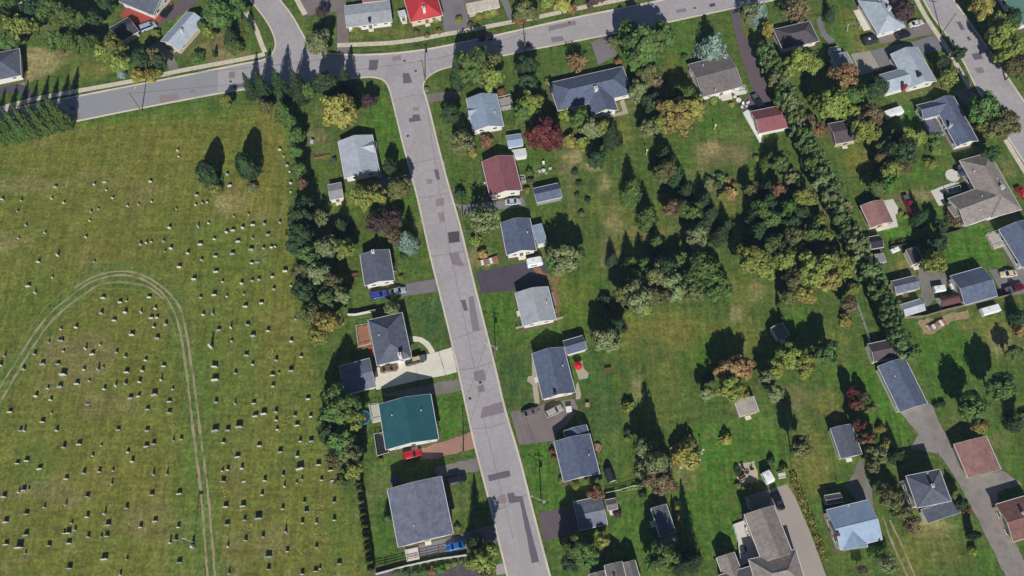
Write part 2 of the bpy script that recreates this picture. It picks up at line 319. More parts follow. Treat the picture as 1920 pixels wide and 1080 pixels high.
# ------------------------------------------------------------------ roads
LEFT = [(968,1150),(950,1075),(920,950),(890,835),(882,800),(850,652),(822,540),(807,482),(780,357),(759,285),(740,205),(730,165)]
CORNL = [(730,165),(722,152),(710,146),(694,144),(670,146)]
SOUTHW = [(670,146),(620,151),(540,159),(465,166),(400,177),(262,203),(130,230),(0,255),(-160,287)]
NORTHW = [(-160,240),(0,208),(112,187),(260,158),(345,142),(457,119),(490,114)]
CORNN = [(490,114),(507,106),(516,92),(517,78),(512,62)]
NRL = [(512,62),(502,42),(482,15),(468,0),(440,-50)]
NRR = [(498,-50),(524,0),(540,18),(553,38),(566,62),(578,82)]
CORNM = [(578,82),(592,95),(612,100),(640,102)]
NORTHE = [(640,102),(672,103),(730,101),(792,94),(830,87),(890,75),(957,60),(1085,31),(1185,12),(1240,0),(1450,-46),(1700,-90)]
SOUTHE = [(1700,-44),(1440,2),(1372,16),(1330,25),(1260,40),(1155,62),(1080,77),(985,95),(960,101),(880,117),(832,128)]
CORNR = [(832,128),(815,135),(802,144),(794,155),(793,166)]
RIGHT = [(793,166),(797,177),(807,212),(820,268),(840,345),(860,412),(877,482),(890,537),(910,615),(930,695),(947,770),(972,850),(992,930),(1010,1000),(1031,1079),(1050,1150)]
def pathw(*segs):
    out = []
    for s in segs:
        w = PS(s)
        if out and (out[-1]-w[0]).length < 0.01: w = w[1:]
        out += w
    return out
EDGE_A = smooth_line(pathw(LEFT, CORNL, SOUTHW)); EDGE_B = smooth_line(pathw(NORTHW, CORNN, NRL))
EDGE_C = smooth_line(pathw(NRR, CORNM, NORTHE)); EDGE_D = smooth_line(pathw(SOUTHE, CORNR, RIGHT))
road = tag(obj('road', poly_sheet(EDGE_A + EDGE_B + EDGE_C + EDGE_D, 0.02), ROADM), kind='structure')
NEL = smooth_line(PS([(1700,-60),(1731,0),(1752,37),(1770,58),(1790,88),(1810,122),(1828,160),(1850,198),(1880,243),(1925,312),(1990,410)]))
NER = smooth_line(PS([(2060,410),(1985,290),(1920,190),(1880,132),(1850,88),(1810,30),(1787,0),(1750,-60)]))
road2 = tag(obj('road', poly_sheet(NEL + NER, 0.02), ROADM), kind='structure')
for e in (EDGE_A, EDGE_B, EDGE_C, EDGE_D, NEL, NER):
    tag(obj('kerb', ribbon(e, 0.48, 0.0, 0.12), KERB), kind='structure')
# repairs in the asphalt: thin sheets of other asphalt, parts of the road
PM = {'dark': mat('patch_dark', lin(103, 99, 108, .98), 0.9, 0.12, 2.5), 'black': mat('patch_black', lin(82, 78, 86, .98), 0.9, 0.12, 2.5),
      'mid': mat('patch_mid', lin(133, 124, 129, .98), 0.9, 0.1, 2.5), 'red': mat('patch_warm', lin(146, 131, 131, .98), 0.9, 0.1, 2.5),
      'blue': mat('patch_bluegrey', lin(147, 148, 153, .98), 0.9, 0.06, 2.0, stain=0.3, stain_col=lin(137, 138, 144, .98)),
      'light': mat('patch_light', lin(164, 157, 158, .98), 0.9, 0.08, 2.0)}
A, B_, D_, E_, F_, G_ = (480,0), (480,270), (480,540), (0,0), (960,0), (1440,0)
PATCH = [(A,[(850,450),(920,448),(905,528),(845,525)],'dark'),(A,[(1098,550),(1150,548),(1170,620),(1105,628)],'dark'),(A,[(1148,890),(1175,885),(1170,862),(1225,857),(1237,907),(1150,917)],'dark'),
 (A,[(1175,805),(1220,802),(1222,830),(1178,835)],'red'),(A,[(1690,355),(1725,350),(1730,380),(1695,385)],'dark'),(A,[(1825,345),(1852,342),(1855,358),(1828,362)],'black'),(A,[(1020,425),(1085,415),(1095,450),(1025,462)],'red'),(A,[(1180,955),(1260,950),(1285,1060),(1195,1070)],'light'),
 (B_,[(1335,195),(1365,190),(1382,265),(1355,270)],'dark'),(B_,[(1345,415),(1410,405),(1415,455),(1350,470)],'red'),(B_,[(1365,520),(1410,515),(1420,580),(1380,585)],'red'),(B_,[(1437,665),(1522,652),(1530,735),(1450,745)],'black'),(B_,[(1450,820),(1520,810),(1535,870),(1565,910),(1540,918),(1470,900)],'mid'),(B_,[(1278,265),(1320,262),(1325,298),(1282,300)],'red'),
 (B_,[(1340,140),(1410,130),(1440,330),(1400,345)],'light'),(D_,[(1535,92),(1570,85),(1590,170),(1560,172)],'dark'),(D_,[(1596,66),(1630,60),(1680,320),(1625,325),(1600,180)],'mid'),(D_,[(1630,630),(1710,610),(1725,690),(1645,700)],'mid'),(D_,[(1660,735),(1710,725),(1718,775),(1665,785)],'mid'),(D_,[(1700,895),(1845,852),(1862,935),(1682,978)],'mid'),
 ((480,810),[(1740,325),(1900,287),(1908,332),(1750,370)],'dark'),((480,810),[(1812,485),(1870,470),(1885,525),(1818,545)],'red'),((480,810),[(1790,1000),(1850,985),(1872,1060),(1805,1075)],'light'),
 (E_,[(450,752),(1636,522),(1632,688),(610,895)],'blue'),(E_,[(525,800),(565,797),(568,825),(527,830)],'dark'),(E_,[(522,856),(600,841),(603,890),(527,908)],'red'),(E_,[(1195,720),(1335,700),(1340,745),(1200,770)],'red'),(E_,[(1420,675),(1465,668),(1467,695),(1422,700)],'red'),(E_,[(1745,640),(1850,625),(1855,648),(1748,664)],'dark'),(E_,[(1716,542),(1760,535),(1765,580),(1720,590)],'mid'),
 (F_,[(275,195),(480,155),(480,185),(275,235)],'mid'),(F_,[(290,280),(380,270),(395,305),(300,320)],'mid'),(F_,[(85,330),(155,320),(160,350),(95,362)],'dark'),(F_,[(1230,75),(1300,60),(1310,85),(1240,100)],'mid'),(F_,[(1480,30),(1520,20),(1525,45),(1485,55)],'black'),(F_,[(620,180),(720,160),(730,235),(640,255)],'light'),
 (G_,[(1412,165),(1440,160),(1475,222),(1448,228)],'dark'),(G_,[(1488,278),(1512,272),(1525,300),(1500,305)],'dark'),(G_,[(1525,405),(1590,395),(1615,440),(1550,452)],'dark'),(G_,[(1545,512),(1600,502),(1630,545),(1575,552)],'mid')]
for (tx, ty), pts, k in PATCH:
    w = PS(T(tx, ty, pts)); up = {'blue': 0.025, 'light': 0.026, 'mid': 0.028}.get(k, 0.032)
    obj('asphalt_patch', poly_sheet(densify(w, 1.0, 0.06, R), up), PM[k], road2 if tx == 1440 else road)
obj('asphalt_patch', poly_sheet(densify(PS([(951,926),(963,923),(966,930),(979,930),(1011,1053),(997,1056),(975,941),(955,943)]), 1.0, .06, R), 0.032), PM['dark'], road)
obj('asphalt_patch', poly_sheet(densify(PS([(958,944),(973,941),(1003,1100),(985,1100)]), 1.0, .05, R), 0.028), PM['light'], road)
# tar joints across the road
TAR = mat('tar_joint', lin(118, 112, 118, .85), 0.8, 0.2, 3.0)
for pts in ([(757,309),(772,306),(800,301),(828,296)],[(781,372),(806,369),(842,362)],[(803,482),(840,476),(876,470)],[(846,637),(880,626),(905,615)],[(858,694),(893,690),(926,679)],[(880,803),(915,803),(950,790)],[(915,963),(950,950),(990,925)],[(735,190),(765,180),(797,178)],[(836,300),(850,370),(862,440),(876,500)],[(798,180),(815,300),(838,440),(862,560),(890,690)],[(905,780),(930,880),(962,1010)]):
    obj('tar_joint', ribbon(densify(smooth_line(PS(pts), 1), 1.5, .07, R, False), 0.09, 0.0, 0.0345), TAR, road)
for x, y in T(480,0,[(1113,457),(1198,532),(1138,1020)])+T(480,540,[(1682,708),(1605,828)])+T(0,0,[(1730,612)])+T(960,0,[(430,168),(1370,60)]):
    p = P(x, y); mb = MB(); mb.tube((p.x, p.y, 0.0), (p.x, p.y, 0.036), 0.36, 0.36, 14); mb.box((p.x, p.y, 0.036), .5, .05, .006); mb.box((p.x, p.y, 0.036), .05, .5, .007)
    tag(obj('manhole_cover', mb, DARKM, base=(p.x, p.y, 0)), 'small round dark iron manhole cover set in the road', 'manhole cover', 'manhole covers in the road')
# ------------------------------------------------------------------ sidewalks of cast slabs
slab_me = MB(); slab_me.box((0, 0, 0), 1, 1, 1); slab_me = slab_me.mesh('slab'); slab_me.materials.append(WALK)
def sidewalk(pts, w=1.45, step=1.55):
    line = smooth_line(PS(pts), 2)
    root = tag(obj('sidewalk', ribbon(line, w-0.06, 0.0, 0.03), mat('joint_dirt', lin(120,112,96,.7))), kind='structure')
    acc, prev, carry = [], line[0], 0.0
    pts_ = [line[0]]
    for q in line[1:]:
        seg = (q-prev).length; d = (q-prev).normalized(); t = step-carry
        while t <= seg: pts_.append(prev+d*t); t += step
        carry = (seg-(t-step)); prev = q
    for a, b in zip(pts_, pts_[1:]):
        s = bpy.data.objects.new('slab', slab_me); C.objects.link(s); s.parent = root
        m_ = (a+b)/2; s.location = (m_.x, m_.y, 0.004); d = b-a
        s.rotation_euler = (R.gauss(0,.002), R.gauss(0,.002), math.atan2(d.y, d.x)); s.scale = (d.length-0.045, w, 0.066+R.uniform(0,.012))
sidewalk([(-60,218),(50,190),(75,183),(160,168),(260,150),(345,131),(400,121),(480,106),(497,101)])
sidewalk([(497,98),(489,80),(481,55),(460,20),(440,-10)])
sidewalk([(632,85),(680,83),(730,81),(780,75),(830,65),(867,59),(960,41),(1010,32),(1045,24),(1110,10),(1172,-2),(1240,-18)])
sidewalk([(548,-20),(557,0),(576,34)], 1.6)
sidewalk([(1705,-30),(1728,20),(1752,56),(1782,100),(1805,142),(1822,172)])
sidewalk([(1885,262),(1902,290),(1930,335)])
# ------------------------------------------------------------------ driveways, aprons, patios
ASPH = mat('drive_asphalt_dark', lin(86, 80, 92, .85), 0.9, 0.12, 2.0, stain=0.3, stain_col=lin(104,98,106,.85))
ASPL = mat('drive_asphalt_grey', lin(134, 130, 134, .85), 0.9, 0.12, 2.0, stain=0.4)
ASPB = mat('drive_asphalt_warm', lin(136, 126, 124, .85), 0.9, 0.12, 2.0, stain=0.4, stain_scale=.3)
PLUM = mat('drive_asphalt_plum', lin(110, 98, 104, .85), 0.9, 0.1, 2.0, stain=.3)
REDG = mat('red_gravel', lin(176, 134, 122, .85), 0.95, 0.2, 3.0, stain=0.3)
BEIG = mat('pale_pavers', lin(176, 165, 158, .85), 0.95, 0.06, 6.0, stain=0.15)
PATIO = mat('patio_concrete', lin(228, 224, 216, .8), 0.9, 0.06, 2.0, stain=.2)
DIRT = mat('bare_dirt', lin(168, 148, 120, .85), 0.95, 0.3, 1.5, stain=0.6, stain_col=lin(108,104,58), stain_scale=.8)
RUST = mat('rusty_soil', lin(148, 112, 84, .85), 0.95, 0.35, 1.2, stain=0.5, stain_col=lin(110,104,52), stain_scale=.7)
PAVE_N = [0]
def pave(name, pts, m, jit=0.05, z=None):
    PAVE_N[0] += 1
    return tag(obj(name, poly_sheet(densify(PS(pts), 0.8, jit, R), z or 0.006+0.0003*(PAVE_N[0] % 30)), m), kind='structure')
pave('driveway', [(893,510),(980,492),(1020,486),(1030,536),(968,545),(912,549),(902,549)], ASPH)
pave('driveway', [(706,690),(750,676),(775,671),(784,713),(706,731),(700,712)], CONC)
pave('driveway', [(775.6,670.8),(822,659),(835,703.5),(784.6,712.8)], CONC)
pave('driveway', [(823,658.8),(847,651),(857,698),(836,703.3)], CONC)
pave('path', [(766,632),(778,630),(792,633),(804,641),(811,651),(816,660),(806,663),(802,655),(795,647),(786,641),(768,641)], CONC, .02)
pave('driveway', [(708,741),(790,724),(862,710),(866,732),(800,744)], GRAV, .2)
pave('driveway', [(785,843),(885,810),(891,840),(817,860),(788,862)], REDG, .2)
pave('driveway', [(815,878),(893,857),(901,882),(820,896)], GRAV, .2)
pave('driveway', [(782,1023),(850,1007),(915,985),(930,985),(938,1020),(905,1020),(860,1034),(785,1047)], ASPL, .1)
pave('driveway', [(957,773),(1007,762),(1076,748),(1084,768),(1064,795),(1046,808),(1040,826),(974,834)], ASPB)
pave('driveway', [(1010,962),(1074,950),(1088,992),(1080,998),(1020,1014)], PLUM)
pave('driveway', [(858,386),(940,377),(980,369),(986,386),(868,402)], ASPL)
pave('driveway', [(740,536),(815,523),(819,547),(745,556)], ASPL)
pave('driveway', [(700,340),(772,325),(776,346),(705,358)], ASPL)
pave('driveway', [(797,177),(862,170),(865,182),(803,193)], ASPB)
pave('driveway', [(1108,80),(1138,64),(1158,102),(1122,122)], ASPL)
pave('driveway', [(1368,18),(1384,14),(1396,60),(1422,120),(1448,190),(1440,212),(1398,214),(1386,196),(1412,170),(1394,120),(1380,70)], PLUM)
pave('driveway', [(632,-10),(648,-10),(655,98),(632,101)], ASPB)
pave('driveway', [(560,-10),(632,-10),(632,22),(600,26),(575,30)], ASPB)
pave('driveway', [(825,-10),(866,-10),(882,50),(834,62)], ASPL)
pave('driveway', [(934,-10),(950,-10),(965,40),(958,44)], ASPL)
pave('driveway', [(1645,65),(1737,42),(1756,62),(1700,74),(1652,82)], ASPB)
pave('driveway', [(1632,95),(1720,76),(1752,66),(1778,92),(1735,100),(1690,125),(1653,130)], ASPL)
pave('driveway', [(1595,101),(1631,95.3),(1652,130.3),(1612,141)], mat('old_concrete', lin(178,170,155,.8), .9, .12, 2.0, stain=.4))
pave('driveway', [(1785,172),(1815,165),(1832,178),(1812,196)], ASPB)
pave('driveway', [(-40,172),(0,165),(20,158),(40,158),(56,167),(70,184),(52,188),(42,176),(28,171),(0,178),(-40,186)], ASPH)
pave('driveway', [(276,90),(298,76),(322,98),(337,132),(318,136),(312,110)], ASPL)
pave('driveway', [(250,52),(312,20),(345,-6),(385,-6),(330,32),(262,64)], PLUM)
pave('driveway', [(1684,770),(1746,756),(1765,800),(1820,897),(1879,882),(1918,908),(1871,922),(1871,943),(1902,1015),(1960,1130),(1910,1130),(1885,1080),(1830,966),(1794,900),(1760,850),(1707,842),(1722,812)], mat('worn_asphalt', lin(150,144,140,.85), .95, .16, 1.6, stain=.5, stain_col=lin(120,112,104,.85), stain_scale=.4), .15)
pave('driveway', [(1396,932),(1475,908),(1490,930),(1520,1000),(1556,1100),(1500,1100),(1440,950),(1402,955)], BEIG, .03)
pave('driveway', [(1585,914),(1600,888),(1610,862),(1618,866),(1622,885),(1634,918),(1640,960),(1626,960)], GRAV, .25)
pave('driveway', [(1855,506),(1960,498),(1985,540),(1882,556)], ASPL)
pave('driveway', [(1720,500),(1740,505),(1775,513),(1790,522),(1765,545),(1748,565),(1738,580),(1728,560),(1724,530)], GRAV, .3)
pave('path', [(1531,38),(1538,30),(1550,62),(1566,75),(1556,84),(1540,66)], ASPL, .15)
pave('path', [(997,668),(1006,706),(1012,756),(1003,760),(998,722),(988,714),(990,706),(998,704)], mat('beige_paving', lin(190,180,160,.8), .9, .1), .03)
pave('patio', [(1078,690),(1091,676),(1094,690),(1104,700),(1102,709),(1086,712)], MATS['beige_paving'], .03)
pave('path', [(1080,722),(1084,716),(1090,740),(1088,748),(1080,749)], MATS['beige_paving'], .03)
pave('patio', [(1783,342),(1799,342),(1798,352),(1770,361),(1768,368),(1774,384),(1760,386),(1745,358)], PATIO, .02)
mbp = MB(); pc = P(1786, 329); mbp.tube((pc.x, pc.y, 0), (pc.x, pc.y, .03), 2.0, 2.0, 40)
tag(obj('patio', mbp, PATIO), kind='structure')
pave('patio', [(1658,376),(1674,373),(1688,396),(1679,403),(1684,425),(1650,433),(1648,428),(1674,417)], PATIO, .02)
pave('garden_bed', [(1722,602),(1770,592),(1815,580),(1818,594),(1780,606),(1748,626),(1730,626)], DIRT, .4)
pave('garden_bed', [(1378,872),(1414,864),(1424,900),(1412,912),(1390,912),(1380,890)], mat('crushed_stone', lin(206,190,165,.8), .95, .15, 3.0), .2)
pave('garden_bed', [(1400,930),(1420,922),(1450,924),(1440,950),(1408,956)], GRAV, .2)
pave('garden_bed', [(1312,338),(1345,326),(1380,334),(1386,358),(1362,376),(1340,370),(1320,352)], mat('flower_bed_soil', lin(104,104,70,.85), .95, .4, 2.0, stain=.6, stain_col=lin(150,150,90,.85), stain_scale=.6), .3)
pave('garden_bed', [(692,1078),(800,1062),(880,1046),(905,1062),(912,1110),(690,1110)], mat('grey_mulch', lin(92,86,92,.85), .95, .35, 2.5, stain=.5, stain_col=lin(120,110,110,.8), stain_scale=.8), .2)
pave('garden_bed', [(1002,496),(1015,506),(1035,522),(1052,520),(1056,526),(1036,530),(1018,520),(1000,502)], RUST, .5)
pave('garden_bed', [(1034,536),(1044,534),(1050,570),(1046,598),(1040,598),(1040,565)], RUST, .3)
# ------------------------------------------------------------------ worn wheel tracks
def track(name, lines, m, w=0.55):
    mb = MB()
    for ln in lines:
        l = densify(smooth_line(PS(ln), 2), 0.9, 0.09, R, False); n0 = len(mb.v)
        for i, p in enumerate(l):
            a = l[max(0,i-1)]; b = l[min(len(l)-1,i+1)]; t = (b-a).normalized(); q = Vector((-t.y,t.x,0))
            ww = w*(0.62+0.9*abs(noise.noise(p*0.22))+R.uniform(-.14,.14))
            for s in (-.5, .5): mb.v.append((p.x+q.x*ww*s, p.y+q.y*ww*s, 0.005))
        for i in range(len(l)-1): mb.f.append((n0+2*i, n0+2*i+2, n0+2*i+3, n0+2*i+1))
    return tag(obj(name, mb, m), kind='structure')
TRK = mat('worn_track', lin(168,150,122,.9), .95, .22, 1.6, stain=.85, stain_col=lin(108,114,60,.9), stain_scale=.33)
track('dirt_track', [[(391,1110),(389,1080),(376,910),(362,810),(352,715),(340,627),(325,577),(297,540),(262,520),(225,514),(180,524),(152,540),(100,580),(70,616),(45,655),(0,725),(-40,800)],
                     [(406,1110),(403,1080),(389,910),(375,810),(364,715),(350,627),(340,577),(310,540),(268,514),(225,506),(172,518),(140,540)],
                     [(308,562),(280,536),(225,527),(187,533),(172,541),(112,585),(80,622),(54,662),(5,745),(-30,815)]], TRK, .72)
track('faint_track', [[(332,640),(322,600),(305,570),(285,548),(240,541),(185,541)],[(125,540),(85,575),(55,618),(30,660)]], mat('faint_track', lin(138,134,76,.9), .95, .3, 1.6, stain=.9, stain_col=lin(106,114,56), stain_scale=.4), .3)
track('dirt_track', [[(1655,968),(1676,1028),(1705,1085),(1718,1120)],[(1668,975),(1692,1025),(1717,1085),(1730,1120)]], TRK, .6)
# ------------------------------------------------------------------ buildings
def roofm(key, rgb, var=0.13, k=0.92, stain=.3):
    c = lin(*rgb, k)
    return mat('roof_'+key, c, 0.85, var*2.0, 1.1, 4, spec=.2, stain=min(.8, stain*1.8), stain_col=tuple(x*0.76 for x in c), stain_scale=.4, bump=.3, bump_scale=5)
def metalm(key, rgb, k=0.9):
    c = lin(*rgb, k)
    return mat('metal_'+key, c, 0.5, 0.13, 0.8, 4, spec=.4, stain=.5, stain_col=tuple(x*0.8 for x in c), stain_scale=.25)
RF = {'navy': roofm('navy', (97,107,130)), 'dark': roofm('dark', (72,72,80)), 'slate': roofm('slate', (96,102,116)), 'grey': roofm('grey', (118,124,140), stain=.5), 'light': roofm('light', (168,174,180), .08, stain=.4),
      'pale': roofm('pale', (168,180,192), .07, stain=.35), 'pblue': metalm('pblue', (156,178,202)), 'silver': metalm('silver', (182,190,202)), 'teal': metalm('teal', (50,100,108)), 'maroon': roofm('maroon', (142,92,98), .08),
      'brown': roofm('brown', (156,118,112)), 'dbrown': roofm('dbrown', (128,94,88)), 'greige': roofm('greige', (146,138,132)), 'taupe': roofm('taupe', (120,114,114)), 'red': metalm('red', (190,62,66)), 'lgrey': roofm('lgrey', (150,152,158), .08),
      'black': roofm('black', (54,54,62)), 'white': metalm('white', (232,234,236)), 'plumd': roofm('plumd', (92,84,90)), 'sand': roofm('sand', (176,168,158), .12), 'green': metalm('green', (96,136,122)), 'bluegl': metalm('bluegl', (150,166,186))}
WL = {'white': mat('wall_white', lin(226,224,216,.85), .7, .06), 'cream': mat('wall_cream', lin(214,200,170,.85), .75, .08), 'grey': mat('wall_grey', lin(150,152,156,.85), .75, .08), 'beige': mat('wall_beige', lin(190,172,150,.85), .75, .08),
      'blue': mat('wall_blue', lin(150,170,190,.85), .7, .08), 'brick': mat('wall_brick', lin(140,88,72,.85), .85, .2, 6), 'brown': mat('wall_brown', lin(110,84,66,.85), .8, .15), 'red': mat('wall_red', lin(150,64,56,.85), .8, .1)}
# shared window, door and vent meshes
def _frame_mesh():
    m = MB(); w, h, t = 1.25, 1.1, .09
    for x, z, dx, dz in ((0,-h/2,w,t),(0,h/2-t,w,t)): m.box((x,-.0,z), dx, .09, dz)
    for x in (-w/2+t/2, w/2-t/2, 0): m.box((x,0,-h/2+t), t if x else .05, .08, h-2*t)
    m.box((0,-.03,-h/2-.07), w+.16, .16, .07)
    return m.mesh('window')
FRAME_ME = _frame_mesh(); FRAME_ME.materials.append(WHITE)
pm = MB(); pm.box((0,.005,-.47), 1.08, .03, .94); PANE_ME = pm.mesh('pane'); PANE_ME.materials.append(glass_mat())
dm = MB(); dm.box((0,0,0), .98, .08, 2.06)
for zz in (.25, 1.1): dm.box((0,-.045,zz), .6, .03, .7)
DOOR_ME = dm.mesh('door'); DOOR_ME.materials.append(mat('door_paint', lin(120,104,90,.8), .5, .08))
dh = MB(); dh.tube((.4,-.06,1.0), (.4,-.12,1.0), .035, .035, 8); HANDLE_ME = dh.mesh('handle'); HANDLE_ME.materials.append(mat('brass', (.5,.38,.15), .3, .05, metal=1.0))
gd = MB(); gd.box((0,0,0), 2.6, .07, 2.1)
for i in range(4): gd.box((0,-.04,.06+i*.52), 2.5, .03, .46)
GARAGE_ME = gd.mesh('garage_door'); GARAGE_ME.materials.append(WHITE)
vp = MB(); vp.tube((0,0,-.3), (0,0,.45), .09, .09, 10); vp.tube((0,0,.45), (0,0,.52), .15, .12, 10); VENT_ME = vp.mesh('roof_vent'); VENT_ME.materials.append(WHITE)
def fit(pts, z):
    a, b, c, d = PS(pts, z)
    u = ((b-a)+(c-d))/2; v = ((a-d)+(b-c))/2
    au, av = math.atan2(u.y, u.x), math.atan2(v.y, v.x)-math.pi/2
    dlt = (av-au+math.pi) % (2*math.pi)-math.pi
    return (a+b+c+d)/4, au+dlt/2, u.length, v.length
LAND = []                                               # things other labels can refer to: pixel, phrase
def building(name, label, cat, blocks, roof='navy', wall='white', phrase=None, chim=(), vents=(), door=None, garage=None, win=True, ov=0.5, group=None, ribs=False, fascia=True, decks=()):
    """blocks: (four roof corners TL,TR,BR,BL in photo pixels, eave height, rise, type, ridge axis[, roof key])"""
    b0 = blocks[0]; c0, a0, _, _ = fit(b0[0], b0[1]-(.4 if b0[0][0][1] < 260 and b0[1] < 4 else .15))
    root = thing(name, (c0.x, c0.y, 0), label, cat, group, a0)
    inv = Matrix.Rotation(-a0, 4, 'Z'); root_m = Matrix.Translation((c0.x, c0.y, 0)) @ Matrix.Rotation(a0, 4, 'Z')
    def loc(p): return inv @ Vector((p.x-c0.x, p.y-c0.y, p.z))
    if phrase: LAND.append((sum(p[0] for p in b0[0])/4, sum(p[1] for p in b0[0])/4, phrase))
    for bi, blk in enumerate(blocks):
        pts, e, rise, typ, ax = blk[:5]; e -= .4 if pts[0][1] < 260 and e < 4 else .15; rk = blk[5] if len(blk) > 5 else roof
        c, ang, L, W = fit(pts, e); e -= bi*0.006; da = ang-a0; lc = loc(Vector((c.x, c.y, 0)))
        M = Matrix.Translation(lc) @ Matrix.Rotation(da, 4, 'Z')
        if ax == 'u': M = M @ Matrix.Rotation(-math.pi/2, 4, 'Z'); L, W = W, L   # local: ridge always along local y
        hx, hy = L/2, W/2; th = .17
        def X(p): return M @ Vector(p)
        if cat == 'house' and bi == 0:                   # worn soil and mulch along the foot of the walls
            ring_ = [root_m @ X(q) for q in ((-hx-.55,-hy-.5,0),(hx+.6,-hy-.45,0),(hx+.55,hy+.5,0),(-hx-.5,hy+.55,0))]
            tag(obj('garden_bed', poly_sheet(densify(ring_, .7, .28, R), .0035), mat('foundation_mulch', lin(104,96,72,.85), .95, .35, 1.5, stain=.8, stain_col=lin(92,106,56,.85), stain_scale=.5)), kind='structure')
        # walls
        wx, wy = hx-ov, hy-ov
        wm = MB(); ring = [(-wx,-wy),(wx,-wy),(wx,wy),(-wx,wy)]; slope = rise/hx
        wt = e-th+(slope*ov if typ == 'gable' else 0)-.01
        wm.hexa([X((x,y,-.05)) for x, y in ring], [X((x,y,wt)) for x, y in ring])
        if typ == 'gable':
            for sy in (-1, 1):
                pk = wt+slope*wx
                q = [(-wx,sy*wy,wt),(wx,sy*wy,wt),(0,sy*wy,pk),(-wx,sy*(wy-.12),wt),(wx,sy*(wy-.12),wt),(0,sy*(wy-.12),pk)]
                n = len(wm.v); wm.v += [tuple(X(p)) for p in q]; wm.f += [(n,n+1,n+2),(n+3,n+5,n+4),(n,n+2,n+5,n+3),(n+1,n+4,n+5,n+2)]
        obj('wall', wm, WL[wall], root)
        # roof
        rm = MB(); z1 = e+rise
        if typ == 'gable':
            for s in (-1, 1):
                top = [(0,-hy,z1),(s*hx,-hy,e),(s*hx,hy,e),(0,hy,z1)]; bot = [(x,y,z-th) for x,y,z in top]
                if s < 0: top, bot = top[::-1], bot[::-1]
                rm.hexa([X(p) for p in bot], [X(p) for p in top])
            ro = obj('roof', rm, RF[rk], root)
            rc = MB()
            for s in (-1, 1): rc.quad(*[X(p) for p in ((0,-s*(hy+.01),z1+.03),(s*.2,-s*(hy+.01),z1-.2*slope+.03),(s*.2,s*(hy+.01),z1-.2*slope+.03),(0,s*(hy+.01),z1+.03))])
            obj('ridge_cap', rc, RF[rk], ro)
            if fascia:
                fm = MB()
                for s in (-1, 1):
                    a_, b_ = s*(hx+.004), s*(hx+.13); lo, hi = min(a_, b_), max(a_, b_)
                    rg = [(lo,-hy),(hi,-hy),(hi,hy),(lo,hy)]
                    fm.hexa([X((x,y,e-.15)) for x, y in rg], [X((x,y,e-.012)) for x, y in rg])
                    for sy in (-1, 1):
                        y0, y1 = sorted((sy*(hy+.004), sy*(hy+.05)))
                        q = [(0,z1-.2),(s*hx,e-.2),(s*hx,e+.0),(0,z1+.0)]
                        f1 = [X((x,y0,z)) for x, z in q]; f2 = [X((x,y1,z)) for x, z in q]
                        fm.hexa(f1, f2) if s < 0 else fm.hexa(f1[::-1], f2[::-1])
                obj('fascia', fm, WHITE, root)
        elif typ == 'hip':
            k = max(0.0, hy-hx*.95)
            ring = [(-hx,-hy),(hx,-hy),(hx,hy),(-hx,hy)]
            lo = [X((x,y,e-th)) for x, y in ring]; up = [X((x,y,e)) for x, y in ring]; r0, r1 = X((0,-k,z1)), X((0,k,z1))
            n = len(rm.v); rm.v += [tuple(p) for p in lo+up+[r0, r1]]
            rm.f += [(n+3,n+2,n+1,n)]+[(n+i,n+(i+1)%4,n+4+(i+1)%4,n+4+i) for i in range(4)]+[(n+4,n+5,n+8),(n+5,n+6,n+9,n+8),(n+6,n+7,n+9),(n+7,n+4,n+8,n+9)]
            ro = obj('roof', rm, RF[rk], root)
            rc = MB()
            for a_, b_ in ((up[0],r0),(up[1],r0),(up[2],r1),(up[3],r1)): rc.tube(a_+Vector((0,0,.0)), b_, .07, .07, 5)
            if k > .2: rc.tube(r0, r1, .07, .07, 5)
            obj('ridge_cap', rc, RF[rk], ro)
            if fascia:
                fm = MB()
                for (x0,y0,x1,y1) in ((-hx-.12,-hy-.12,hx+.12,-hy-.004),(-hx-.12,hy+.004,hx+.12,hy+.12),(-hx-.12,-hy-.003,-hx-.004,hy+.003),(hx+.004,-hy-.003,hx+.12,hy+.003)):
                    rg = [(x0,y0),(x1,y0),(x1,y1),(x0,y1)]; fm.hexa([X((x,y,e-.15)) for x,y in rg], [X((x,y,e-.012)) for x,y in rg])
                obj('fascia', fm, WHITE, root)
        else:                                            # flat or single slope, falling to local -x
            ring = [(-hx,-hy,e),(hx,-hy,z1),(hx,hy,z1),(-hx,hy,e)]
            rm.hexa([X((x,y,z-th)) for x,y,z in ring], [X(p) for p in ring])
            ro = obj('roof', rm, RF[rk], root)
            if fascia:
                fm = MB()
                for (x0,y0,x1,y1) in ((-hx-.08,-hy-.08,hx+.08,-hy-.004),(-hx-.08,hy+.004,hx+.08,hy+.08),(-hx-.08,-hy-.003,-hx-.004,hy+.003),(hx+.004,-hy-.003,hx+.08,hy+.003)):
                    rg = [(x0,y0),(x1,y0),(x1,y1),(x0,y1)]; zz = lambda x: e+(x+hx)/(2*hx)*rise
                    fm.hexa([X((x,y,zz(x)-.2)) for x,y in rg], [X((x,y,zz(x)-.01)) for x,y in rg])
                obj('fascia', fm, WHITE, root)
        if ribs and typ == 'gable':
            rb = MB(); n = int(2*hy/.45)
            for s in (-1, 1):
                for i in range(1, n):
                    y = -hy+2*hy*i/n; q = [(s*.15,y-.02),(s*(hx-.05),y-.02),(s*(hx-.05),y+.02),(s*.15,y+.02)]
                    zf = lambda x: z1-abs(x)*slope
                    if s < 0: q = q[::-1]
                    rb.hexa([X((x,yy,zf(x)+.003)) for x,yy in q], [X((x,yy,zf(x)+.05)) for x,yy in q])
            tag(obj('seam', rb, RF[rk], ro), kind='stuff')
